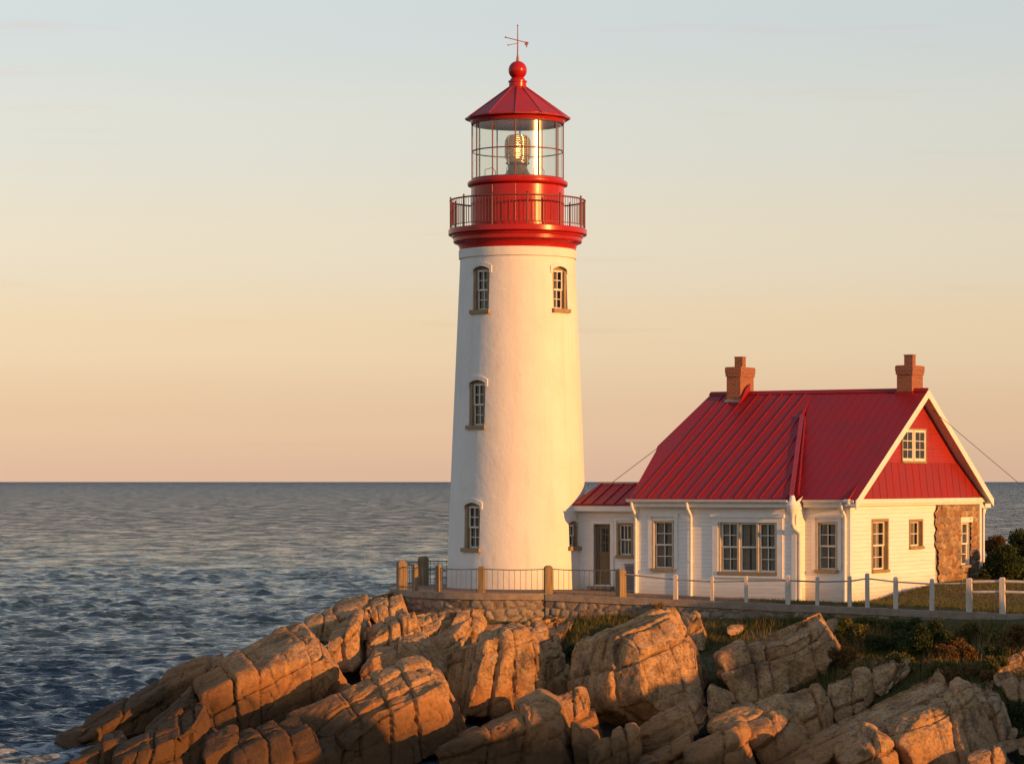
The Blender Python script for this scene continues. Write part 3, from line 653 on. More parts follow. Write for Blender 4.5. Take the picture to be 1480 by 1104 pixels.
    def uf(z): return .4+(z-EZ)/SL+.12
    def ub(z): return 2*RY-uf(z)
    a, b, c0, d = aw
    def pg(*P): m.add([fg(u, .004, z) for u, z in P], [tuple(range(len(P)))])
    ta = RZ-.10-(RY-a)*SL; tb = RZ-.10-(b-RY)*SL; tp = RZ-.1
    pg((uf(zs0), zs0), (a, zs0), (a, ta)); pg((b, zs0), (ub(zs0), zs0), (b, tb)); pg((a, zs0), (b, zs0), (b, c0), (a, c0)); pg((a, d), (b, d), (b, tb), (RY, tp), (a, ta))
    m.build('gable_boarding', M['gableboard'], t)
    for i in range(2):
        mid = (a+b)/2; w = (a, mid-.035, c0, d) if i == 0 else (mid+.035, b, c0, d)
        f2 = Fr(fg((w[0]+w[1])/2, 0, w[2]), fg.R, fg.I)
        o = sash_window(t, f2, w[1]-w[0], d-c0, cols=2, rows=3, double=False, depth=-.02, sill=False, curtain=False, fw=.085)
        o['label'] = ('left casement of the gable pair', 'right casement of the gable pair')[i]
    c = MB(); f2 = Fr(fg((a+b)/2, 0, c0), fg.R, fg.I); hw = (b-a)/2; hh = d-c0
    c.fbox(f2, -hw-.035, -hw, -.05, .02, -.07, hh+.04); c.fbox(f2, hw, hw+.035, -.05, .02, -.07, hh+.04); c.fbox(f2, -hw, hw, -.049, .02, hh, hh+.04); c.fbox(f2, -hw, hw, -.07, .02, -.075, 0); c.fbox(f2, -.033, .033, -.01, .02, 0, hh)
    c.build('gable_window_frame', M['brown'], t)
    m = MB(); zk = 4.16; ov = .15
    P = [(XC+ov, uf(EZ)-.25, EZ+.01), (XC+ov, ub(EZ)+.25, EZ+.01), (XC+.02, ub(zk)-.02, zk), (XC+.02, uf(zk)+.02, zk)]
    m.add(P+[(x-.05, y, z-.06) for x, y, z in P], [(0,1,2,3), (4,7,6,5), (0,4,5,1), (1,5,6,2), (3,2,6,7), (0,3,7,4)])
    for k in range(1, 20):
        y = uf(EZ)+(ub(EZ)-uf(EZ))*k/20; zt2 = min(zk, EZ+min(y-uf(EZ), ub(EZ)-y)*SL+.02)
        f = (zt2-EZ)/(zk-EZ); xa, xb = XC+ov, XC+ov+(.02-ov)*f
        if f > .1: m.hexa([(xa,y-.009,EZ+.012),(xa,y+.009,EZ+.012),(xb,y+.009,zt2),(xb,y-.009,zt2),(xa+.008,y-.009,EZ+.02),(xa+.008,y+.009,EZ+.02),(xb+.008,y+.009,zt2+.008),(xb+.008,y-.009,zt2+.008)])
    m.build('gable_skirt', M['gable'], t)
    m = MB(); m.box(XC+.001, XC+ov+.015, uf(EZ)-.28, ub(EZ)+.28, EZ-.055, EZ-.002); m.box(XC+.001, XC+.12, YR-.02, YB+.05, EZ-.22, EZ-.055); m.box(XC+ov-.02, XC+ov+.03, uf(EZ)-.3, ub(EZ)+.3, EZ-.15, EZ-.057)
    m.build('gable_cornice', M['white'], t)
    # rake boards and soffits up both edges of the gable
    for s in (0, 1):
        m = MB(); q = (lambda y: y) if s == 0 else (lambda y: 2*RY-y)
        ya, za_, yb_, zb_ = .32, zr(.32), RY, RZ
        xo = XC+.36
        m.hexa([(xo, q(ya), za_-.27), (xo+.04, q(ya), za_-.27), (xo+.04, q(yb_), zb_-.27), (xo, q(yb_), zb_-.27), (xo, q(ya), za_+.0), (xo+.04, q(ya), za_+.0), (xo+.04, q(yb_), zb_+.0), (xo, q(yb_), zb_+.0)])
        m.hexa([(XC+.006, q(ya), za_-.16), (xo-.002, q(ya), za_-.16), (xo-.002, q(yb_), zb_-.16), (XC+.006, q(yb_), zb_-.16), (XC+.006, q(ya), za_-.115), (xo-.002, q(ya), za_-.115), (xo-.002, q(yb_), zb_-.115), (XC+.006, q(yb_), zb_-.115)])
        m.build('rake_board', M['white'], t)
    # roof
    m = MB(); P = [(-.05,-.3), (X1,-.3), (EX,EY), (EX-.38,RY), (TX0,RY), (KX,KY2), (KX+.10,KY2-.28)]
    m.prism([(x, y, zl(y)) for x, y in P], (0,0,-.10))
    def edge_y(x):                                    # upper end of a seam at x
        if x <= EX-.38: return RY-.02
        if x <= EX: return RY+(EY-RY)*(x-EX+.38)/.38
        return EY+(-.3-EY)*(x-EX)/(X1-EX)
    xs = list(np.arange(.18, X1-.15, .445))
    for x in xs:
        y0 = -.29 if x > 0 else .85; y1 = edge_y(x)-.03; hw, hh = .012, .035
        m.hexa([(x-hw,y0,zl(y0)-.01),(x+hw,y0,zl(y0)-.01),(x+hw,y1,zl(y1)-.01),(x-hw,y1,zl(y1)-.01),(x-hw,y0,zl(y0)+hh),(x+hw,y0,zl(y0)+hh),(x+hw,y1,zl(y1)+hh),(x-hw,y1,zl(y1)+hh)])
    P2 = [(X1-.28,.4), (XC+.39,.4), (XC+.39,RY), (EX-.5,RY)]
    m.prism([(x, y, zr(y)+.002) for x, y in P2], (0,0,-.10))
    for x in np.arange(EX-.1, XC+.3, .30):
        y0 = max(.41, .4+(X1-.28-x)/(X1-.28-EX+.5)*(RY-.4)); y1 = RY-.02; hw, hh = .010, .008
        if x < X1: 
            yy = EY+(x-EX)/(X1-EX)*(-.3-EY) if x > EX else EY+.5
            y0 = max(y0, yy+.12)
        if y1-y0 < .3: continue
        m.hexa([(x-hw,y0,zr(y0)-.01),(x+hw,y0,zr(y0)-.01),(x+hw,y1,zr(y1)-.01),(x-hw,y1,zr(y1)-.01),(x-hw,y0,zr(y0)+hh),(x+hw,y0,zr(y0)+hh),(x+hw,y1,zr(y1)+hh),(x-hw,y1,zr(y1)+hh)])
    m.prism([(TX0,RY+.002,RZ), (XC+.39,RY+.002,RZ), (XC+.39,YB+.35,zb(YB+.35)), (-.25,YB+.35,zb(YB+.35))], (0,0,-.10))
    rf = m.build('roof', M['roof'], t)
    m = MB(); m.prism([(TX0-.05,RY-.16,RZ-.07), (TX0-.05,RY,RZ+.055), (TX0-.05,RY+.16,RZ-.07)], (XC+.42-TX0,0,0)); m.build('ridge_cap', M['roof'], rf)
    # upstand where the deeper left bay of the roof steps over the right one
    m = MB(); e0, e1 = np.array([X1,-.3]), np.array([EX,EY])
    def up(p, dx, dz, f): return (p[0]+dx, p[1], f(p[1])+dz)
    m.hexa([(e0[0]-.10,e0[1],zl(e0[1])-.02),(e0[0]+.06,e0[1],zl(e0[1])-.1),(e1[0]+.06,e1[1],zr(e1[1])-.02),(e1[0]-.10,e1[1],zl(e1[1])-.02),
            (e0[0]-.10,e0[1],zl(e0[1])+.05),(e0[0]+.06,e0[1],zl(e0[1])+.05),(e1[0]+.06,e1[1],zl(e1[1])+.07),(e1[0]-.10,e1[1],zl(e1[1])+.07)])
    m.hexa([(e0[0]-.02,.35,zr(.35)-.05),(e0[0]+.055,.35,zr(.35)-.05),(e1[0]+.055,e1[1],zr(e1[1])-.05),(e1[0]-.02,e1[1],zr(e1[1])-.05),
            (e0[0]-.02,.35,zl(.35)),(e0[0]+.055,.35,zl(.35)),(e1[0]+.055,e1[1],zl(e1[1])),(e1[0]-.02,e1[1],zl(e1[1]))]) if False else None
    m.build('roof_upstand', M['red'], rf)
    m = MB(); m.hexa([(e0[0]+.065,e0[1]+.3,zl(e0[1])+.1),(e0[0]+.12,e0[1]+.3,zl(e0[1])+.1),(e1[0]+.12,e1[1],zr(e1[1])-.02),(e1[0]+.065,e1[1],zr(e1[1])-.02),
            (e0[0]+.065,e0[1]+.3,zl(e0[1])+.18),(e0[0]+.10,e0[1]+.3,zl(e0[1])+.18),(e1[0]+.10,e1[1],zl(e1[1])+.05),(e1[0]+.065,e1[1],zl(e1[1])+.05)]); m.build('flashing', M['roof'], rf)
    # fascia and gutters
    m = MB(); m.box(-.04, X1-.02, -.27, -.23, EZ-.26, EZ-.085); m.box(-.04, X1-.02, -.228, -.002, EZ-.24, EZ-.20); m.build('fascia', M['white'], t)
    m = MB(); m.box(X1+.07, XC+.36, .42, .46, EZ-.26, EZ-.085); m.box(X1+.07, XC+.30, .462, YR-.002, EZ-.24, EZ-.20); m.build('fascia', M['white'], t)
    def gutter(x0, x1, y):
        m = MB(); pr = []
        for k in range(9):
            a = math.pi*k/8; pr.append((y-.07*math.cos(a), EZ-.04-.085*math.sin(a)))
        pr += [(y+.055, EZ-.04), (y-.055, EZ-.045)][:0]
        vs = [(x0, a, b) for a, b in pr]+[(x1, a, b) for a, b in pr]; n = len(pr)
        m.add(vs, [(i, i+1, n+i+1, n+i) for i in range(n-1)]+[tuple(range(n)), tuple(range(n, 2*n))[::-1]])
        m.tube([(x0, y-.07, EZ-.035), (x1, y-.07, EZ-.035)], .014, 6)
        m.build('gutter', M['white'], t, 40)
    gutter(-.12, X1-.12, -.345); gutter(X1+.1, XC+.30, .345)
    def pipe(x, yw_, yg, r=.05, head=False):
        m = MB(); m.tube([(x, yg, EZ-.10), (x, yg, EZ-.22), (x, yg+.05, EZ-.32), (x, yw_-.11, EZ-.50), (x, yw_-.07, EZ-.60), (x, yw_-.07, -.40)], r, 10)
        for z in (2.0, .95): m.tube([(x, yw_-.07, z), (x, yw_-.07, z+.05)], r+.012, 10)
        return m.build('downpipe', M['white'], t, 50)
    pipe(hit_front(917, 800, -.1)[0]+.03, 0, -.345); pipe(hit_front(998, 800, -.1)[0], 0, -.345); pipe(hit_front(1221, 800, YR-.08)[0], YR, .345)
    # big leader head at the roof step and its broad downpipe on the return
    m = MB(); x = X1+.02; y = -.28
    m.lathe([(.06, 2.20), (.07, 2.46), (.18, 2.66), (.20, 2.80), (.17, 2.84), (.14, 2.90)], 16, c=(x, y)); m.lathe([(.12, 2.89), (.085, 3.02), (.06, 3.10)], 12, c=(x-.01, y+.02))
    hd = m.build('leader_head', M['white'], t, 40)
    m = MB(); m.tube([(x, y, 2.24), (x+.02, y+.04, 2.1), (x+.09, .02, 1.95), (x+.09, .06, 1.85), (x+.09, .06, -.5)], .07, 10); m.build('downpipe', M['white'], hd, 50)
    # chimneys
    for (pa, pc, pb, k, ptop, pcap, ppot, pp0, pp1) in ((1049, 1070, 1090.5, RY-.55, 530, 539, 514.5, 1064.5, 1077.5), (1295, 1318, 1335, RY-.2, 527.5, 536, 511.5, 1309.5, 1321.5)):
        xa = hit_front(pa+1.2, 540, k)[0]; xb, zt = hit_front(pc, ptop, k); yb = hit_side(pb-1.2, 540, xb)[0]; zc_ = hit_front(pc, pcap+5, k)[1]; zc2 = hit_front(pc, pcap, k)[1]; zp = hit_front(pc, ppot, k)[1]
        m = MB(); m.box(xa, xb, k, yb, 5.2, zc_); m.box(xa-.03, xb+.03, k-.03, yb+.03, zc_, zc2); m.box(xa-.045, xb+.045, k-.045, yb+.045, zc2, zt-.02); m.box(xa-.02, xb+.02, k-.02, yb+.02, zt-.02, zt)
        c = m.build('chimney', M['brick'], t)
        cx, cy = (xa+xb)/2, (k+yb)/2; m = MB(); m.box(cx-.15, cx+.15, cy-.13, cy+.13, zt, zp-.03); m.box(cx-.165, cx+.165, cy-.145, cy+.145, zp-.03, zp); m.build('chimney_pot', M['brick'], c)
        m = MB(); m.box(xa-.05, xb+.05, k-.06, k-.003, zl(k)-.10 if k < RY-.3 else RZ-.3, (zl(k) if k < RY-.3 else RZ-.12)+.06); m.build('flashing', M['lead'] if k < RY-.3 else M['roof'], c)
        if k < RY-.3:
            m = MB(); m.prism([(xb+.06, k-.35, zl(k-.35)+.05), (xb+.06, RY, RZ+.06), (xb+.06, RY, RZ+.30), (xb+.06, k+.25, zl(k+.25)+.30)], (.05, 0, 0)); m.build('saddle', M['roof'], c)
    # porch at the back corner
    m = MB(); x0, x1, y0, y1 = XC-1.8, hit_side(1436, 735, 0)[0]*0+XC+.1, YB+.02, hit_side(1434, 735, XC+.1)[0]
    m.hexa([(x0,y0,3.02),(x1,y0,3.02),(x1,y1,2.80),(x0,y1,2.80),(x0,y0,3.08),(x1,y0,3.08),(x1,y1,2.86),(x0,y1,2.86)]); pr = m.build('porch_roof', M['roof'], t)
    m = MB(); m.box(x0+.05, x1-.03, y1-.10, y1-.04, 2.62, 2.795); m.box(x1-.09, x1-.03, y0, y1-.105, 2.62, 2.80); m.build('fascia', M['white'], pr)
    m = MB(); yp = hit_side(1420, 780, XC-.1)[0]; m.box(XC-.15, XC-.04, yp-.06, yp+.06, -.5, 2.62); m.prism([(XC-.13,yp+.06,2.6), (XC-.13,yp+.06+(y1-yp)*.6,2.6), (XC-.13,yp+.06,2.25)], (.06,0,0)); m.build('porch_post', M['white'], pr)
    return t
t_ = NT('gable_board'); o_ = t_.obj(); zz_ = t_.z(o_)[2]; n_ = t_.noise(t_.mapv(o_, (.6,.6,4)), 1.6, 6, .65)
t_.set(Base_Color=t_.ramp(n_, [(.3,(.25,.014,.010)),(.7,(.33,.018,.012))]), Roughness=.55, Normal=t_.bump(t_.math('SUBTRACT', 1., t_.math('FRACT', t_.math('MULTIPLY', zz_, 8.))), .8, .014)); M['gableboard'] = t_.m
M['palecasing'] = paint('pale_tan_casing', (.52,.43,.31), .55, .15, 5)
house()

def passage():
    t = empty('entrance_passage', (HL[0], HL[1], 0), HR)
    tag(t, 'low white link building with brown door and red hipped roof between lighthouse and house', 'building')
    k = .70; fr = Fr((0,k,0), (1,0,0), (0,1,0))
    def W(pxa, pxb, pyb, pyt): return hit_front(pxa, 700, k)[0], hit_front(pxb, 700, k)[0], hit_front((pxa+pxb)/2, pyb, k)[1], hit_front((pxa+pxb)/2, pyt, k)[1]
    d = W(858.5, 882.5, 844.5, 757); w = W(894, 913, 802, 757)
    m = MB(); xw = hit_front(833, 800, k)[0]; wall_holes(m, fr, xw, -.002, -.6, 2.78, [d, w]); m.add([(xw,k,-.6), (xw,3.2,-.6), (xw,3.2,2.78), (xw,k,2.78)], [(0,3,2,1)]); m.build('wall', M['clap'], t)
    f2 = Fr(fr((w[0]+w[1])/2, 0, w[2]), fr.R, fr.I); o = sash_window(t, f2, w[1]-w[0]-.02, w[3]-w[2]-.02, 3, 1, casing=.06, depth=.1)
    c = MB(); a = (w[1]-w[0])/2; h = w[3]-w[2]; c.fbox(f2, -a-.18, -a-.065, -.03, -.003, -.05, h+.12); c.fbox(f2, -a-.18, a+.06, -.04, -.003, h+.12, h+.2); c.build('architrave', M['white'], o)
    f2 = Fr(fr((d[0]+d[1])/2, 0, d[2]), fr.R, fr.I); a = (d[1]-d[0])/2; h = d[3]-d[2]
    m = MB(); y = .10
    m.fbox(f2, -a+.01, -a+.13, y, y+.05, 0, h); m.fbox(f2, a-.13, a-.01, y, y+.05, 0, h); m.fbox(f2, -a+.13, a-.13, y+.001, y+.049, h-.16, h); m.fbox(f2, -a+.13, a-.13, y+.001, y+.049, 0, .25); m.fbox(f2, -a+.13, a-.13, y+.001, y+.049, .92, 1.08)
    m.fbox(f2, -a+.13, a-.13, y+.025, y+.035, .25, .92)
    for x in (-.12+.0, .12): m.fbox(f2, x*.55-.012, x*.55+.012, y+.004, y+.03, 1.08, h-.16)
    for z in (.4, .75): m.fbox(f2, -a+.13, a-.13, y+.006, y+.028, 1.08+(h-1.24)*z-.012, 1.08+(h-1.24)*z+.012)
    dr = m.build('door', M['door'], t)
    g = MB(); g.add([f2(-a+.12, y+.02, 1.07), f2(a-.12, y+.02, 1.07), f2(a-.12, y+.02, h-.15), f2(-a+.12, y+.02, h-.15)], [(0,1,2,3)]); g.build('pane', M['glass'], dr)
    g = MB(); g.add([f2(-a, .5, 0), f2(a, .5, 0), f2(a, .5, h), f2(-a, .5, h)], [(0,1,2,3)]); g.build('hall_recess', M['dark'], dr)
    g = MB(); g.tube([f2(-a+.07, y, 1.0), f2(-a+.07, y-.05, 1.0), f2(-a+.07, y-.07, 1.0)], [.012,.012,.03], 8); g.build('handle', M['wire'], dr, 50)
    c = MB(); c.fbox(f2, -a-.13, -a, -.04, .1, -.05, h+.1); c.fbox(f2, a, a+.13, -.04, .1, -.05, h+.1); c.fbox(f2, -a, a, -.039, .1, h, h+.1); c.build('door_frame', M['white'], dr)
    c = MB(); c.fbox(f2, -a-.15, a+.15, -.22, .08, -.14, -.052); c.build('threshold', M['coping'], dr)
    y0, y1 = .36, 1.86; ze = 2.80; zr_ = hit_front(880, 698.5, y1)[1]; xl = hit_front(826, 727, y0)[0]; xr = hit_front(868, 698, y1)[0]
    m = MB(); m.prism([(xl,y0,ze), (.0-.06,y0,ze), (-.06,y1,zr_), (xr,y1,zr_)], (0,0,-.06)); m.prism([(xl,y0+.001,ze), (xr,y1,zr_), (xl,2*y1-y0,ze)], (0,0,-.06)); m.prism([(xr,y1+.001,zr_), (-.06,y1+.001,zr_), (-.06,2*y1-y0,ze), (xl,2*y1-y0,ze)], (0,0,-.06))
    s = (zr_-ze)/(y1-y0)
    for x in np.arange(xl+.35, -.1, .42):
        yb = y1 if x > xr else y0+(x-xl)/(xr-xl)*(y1-y0); yb -= .02; hw = .015
        m.hexa([(x-hw,y0,ze-.01),(x+hw,y0,ze-.01),(x+hw,yb,ze+s*(yb-y0)-.01),(x-hw,yb,ze+s*(yb-y0)-.01),(x-hw,y0,ze+.035),(x+hw,y0,ze+.035),(x+hw,yb,ze+s*(yb-y0)+.035),(x-hw,yb,ze+s*(yb-y0)+.035)])
    rf = m.build('roof', M['roof'], t)
    m = MB(); m.box(xr-.02, -.08, y1-.06, y1+.06, zr_-.02, zr_+.05); m.build('ridge_cap', M['lead'], rf)
    m = MB(); m.box(xl+.04, -.13, y0+.02, y0+.06, ze-.24, ze-.062); m.box(xl+.04, -.13, y0+.062, k-.003, ze-.22, ze-.18); m.build('fascia', M['white'], t)
    return t
passage()
# louvred cabinet against the passage wall
def cabinet():
    t = empty('utility_cabinet', tuple(h2w(hit_front(904, 840, .26)[0], .26, -.05)), HR); tag(t, 'small grey louvred cabinet beside the passage wall left of the first downpipe', 'cabinet')
    m = MB(); m.box(-.02, .42, -.02, .32, 0, .86); m.box(-.05, .45, -.05, .35, .86, .90); m.build('case', M['lead'], t)
    m = MB()
    for k in range(9): m.hexa([(.02,-.045,.08+k*.085),(.38,-.045,.08+k*.085),(.38,-.021,.12+k*.085),(.02,-.021,.12+k*.085),(.02,-.04,.09+k*.085),(.38,-.04,.09+k*.085),(.38,-.021,.13+k*.085),(.02,-.021,.13+k*.085)])
    m.build('louvre', M['wire'], t)
cabinet()
def cable(a, b, sag, label):
    P = [tuple(np.array(a)+(np.array(b)-np.array(a))*q-np.array([0,0,sag*4*q*(1-q)])) for q in np.linspace(0, 1, 14)]
    m = MB(); m.tube(P, .011, 6); o = m.build('stay_cable', M['wire'], None, 60); tag(o, label, 'cable')
xl_ = hit_front(884, 696, 1.86)
cable(h2w(KX+.02, KY2, zl(KY2)-.05), h2w(xl_[0], 1.86, xl_[1]-.04), .0, 'thin cable running from the upper left roof edge down to the passage ridge')
cable(h2w(XC-.1, RY+.75, RZ-.4), wp(1660, 852, 90), .05, 'thin cable slanting down to the right from behind the right-hand chimney')

# ------------------------------------------------------------------ terrace walls and fences
def arc(a0, a1, r, n):
    return [(AC[0]+r*math.cos(a), AC[1]+r*math.sin(a)) for a in np.linspace(R(a0), R(a1), n)]
pa = arc(95, 280.6, AR, 140); na = [((x-AC[0])/AR, (y-AC[1])/AR) for x, y in pa]
tw = empty('round_terrace_wall', (AC[0], AC[1], -1.5)); tag(tw, 'curved rubble stone retaining wall under the lighthouse terrace', 'wall')
def sub(mb, off): mb.v = [(x-off[0], y-off[1], z-off[2]) for x, y, z in mb.v]; return mb
def wob(p, amp, s): return amp*fbm(np.array([[q[0]*1.3, q[1]*1.3, s] for q in p]), 3, int(s)+3)
masonry(pa, na, np.full(len(pa), -2.2), np.full(len(pa), -.20), (AC[0], AC[1], -1.5), tw, 3)
m = MB(); ribbon_wall(pa, na, np.full(len(pa), -.205)+wob(pa,.02,1), .0+wob(pa,.018,2), .35, m, .07); sub(m, (AC[0], AC[1], -1.5)).build('coping', M['coping'], tw, 30)
sp = [wall_at(p) for p in np.linspace(789, 1640, 172)]; d_ = np.array(sp[-1])-np.array(sp[0]); d_ /= np.linalg.norm(d_); nn_ = (d_[1], -d_[0]); ns = [nn_]*len(sp)
gs = np.array([float(gz(x)) for x, y in sp])
o0 = (sp[0][0], sp[0][1], -1.5); sw = empty('straight_terrace_wall', o0); tag(sw, 'long straight rubble wall with flat coping in front of the house, sinking into grass', 'wall')
masonry(sp, ns, gs-1.7, gs-.225, o0, sw, 8)
m = MB(); ribbon_wall(sp, ns, gs-.23+wob(sp,.02,5), gs-.02+wob(sp,.018,6), .35, m, .06); sub(m, o0).build('coping', M['coping'], sw, 30)

def circ_px(px, back=False, r=AR-.17):
    """point of the terrace circle on the line of sight px"""
    k = (px-PX)/F; A = k*k+1; B = -2*(k*AC[0]+AC[1]); C = AC[0]**2+AC[1]**2-r*r; D = max(0, B*B-4*A*C); Y = (-B+(1 if back else -1)*math.sqrt(D))/(2*A); return k*Y, Y
def wpost(root, off, x, y, z0, z1, w, mat, name='post', cap=True):
    m = MB(); a = math.atan2(y-AC[1], x-AC[0]) if mat == 'post' else math.atan2(nn_[1], nn_[0]); u = np.array([math.cos(a), math.sin(a), 0]); v = np.array([-u[1], u[0], 0]); p = np.array([x-off[0], y-off[1], 0])
    g = random.uniform(-.012, .012)
    def c(q, z): return [tuple(p+u*(-q)+v*(-q)+[g*z,0,z]), tuple(p+u*q-v*q+[g*z,0,z]), tuple(p+u*q+v*q+[g*z,0,z]), tuple(p-u*q+v*q+[g*z,0,z])]
    z0 -= off[2]; z1 -= off[2]; h = w/2
    m.add(c(h, z0)+c(h*.97, z1-h*.5)+c(h*.55, z1), [(0,3,2,1)]+[(i, (i+1)%4, 4+(i+1)%4, 4+i) for i in range(4)]+[(4+i, 4+(i+1)%4, 8+(i+1)%4, 8+i) for i in range(4)]+[(8,9,10,11)])
    return m.build(name, M[mat], root)
off = (AC[0], AC[1], 0); rl = empty('terrace_railing', off); tag(rl, 'wire railing on brown timber posts round the lighthouse terrace', 'railing')
posts = [(612, True, .27, .99), (581, False, .30, .95), (600, False, .13, .86), (634, False, .155, .86), (696, False, .19, .84), (792.5, False, .25, .87)]
pp = []
for px, bk, w, h in posts:
    x, y = circ_px(px, bk); wpost(rl, off, x, y, -.06, h, w, 'post'); pp.append((x, y))
x, y = wall_at(895); x -= nn_[0]*.16; y -= nn_[1]*.16; wpost(rl, off, x, y, -.12, .80, .25, 'post'); pp.append((x, y))
for i in range(1, 2):
    pass
# a few more posts round the seaward side, hidden from here by the tower
for a in (75, 40):
    q = arc(a, a, AR-.17, 1)[0]; wpost(rl, off, q[0], q[1], -.06, .88, .2, 'post'); pp.insert(0, q)
pp[0], pp[1] = pp[0], pp[1]
for i, (p, q) in enumerate(zip(pp[:-1], pp[1:])):
    a, b = [math.atan2(t[1]-AC[1], t[0]-AC[0]) % (2*math.pi) for t in (p, q)]
    n = max(2, int(math.hypot(p[0]-q[0], p[1]-q[1])/.17))
    ts = np.linspace(0, 1, n+1)
    if i < len(pp)-2: pt = [(math.cos(a+(b-a)*t)*(AR-.17), math.sin(a+(b-a)*t)*(AR-.17)) for t in ts]
    else: pt = [(p[0]+(q[0]-p[0])*t-off[0], p[1]+(q[1]-p[1])*t-off[1]) for t in ts]
    zt = .76 if i > 2 else .82; m = MB()
    m.tube([(x, y, zt-.03*math.sin(math.pi*k/n)) for k, (x, y) in enumerate(pt)], .017, 6); m.tube([(x, y, .10) for x, y in pt], .010, 5)
    for k in range(1, n): m.tube([(pt[k][0], pt[k][1], .01), (pt[k][0], pt[k][1], zt-.03)], .0075, 4)
    m.build('railing_panel', M['wire'], rl, 60)
fx, fy = wall_at(974); off = (fx, fy, 0); fn = empty('post_and_rail_fence', off); tag(fn, 'pale post and rail fence along the straight terrace wall in front of the house', 'fence')
fp = []
for px, pt, pb, w in ((974,830,863,.125), (1027,833,865,.095), (1076,832,867,.095), (1136.5,831,868,.125), (1179,833,870,.10), (1226,832,871,.105), (1251.5,828,872,.115), (1292.5,833,873.5,.125), (1345,836,876,.125), (1399,835,878.5,.16), (1447,834,880.5,.16), (1502,836,884,.18), (1560,838,888,.18)):
    x, y = wall_at(px); x -= nn_[0]*.17; y -= nn_[1]*.17
    g = float(gz(x)); zt = CZ+(PY-pt)/F*y; wpost(fn, off, x, y, g-.1, zt, w, 'palepost'); fp.append((x, y, zt, px))
x0, y0 = pp[-1]; fp.insert(0, (x0, y0, .80, 895))
for (xa, ya, za, pa_), (xb, yb, zb_, pb_) in zip(fp[:-1], fp[1:]):
    big = pa_ >= 1399; ra = .024 if not big else .045; m = MB(); q = lambda x, y, z: (x-off[0], y-off[1], z-off[2])
    for dz in ((.16,) if not big else (.12, .43)):
        P = [np.array(q(xa, ya, za-dz)), np.array(q(xb, yb, zb_-dz))]; md = (P[0]+P[1])/2
        m.tube([P[0], md, P[1]], ra, 8)
    m.build('rail', M['lead'] if pa_ < 1200 else M['palepost'], fn, 50)
x, y = wall_at(1209); x += .9*-nn_[0]+.2; y += -nn_[1]*1.3
b = empty('bollard', (x, y, float(gz(x)))); tag(b, 'single pale bollard standing behind the fence near the house corner', 'bollard')
m = MB(); m.tube([(0,0,-.1), (0,0,.66), (0,0,.70)], [.065,.06,.045], 10); m.build('shaft', M['palepost'], b, 40)
m = MB(); m.tube([(0,0,.70), (0,0,.74), (0,0,.77)], [.07,.07,.03], 10); m.build('cap', M['palepost'], b, 40)
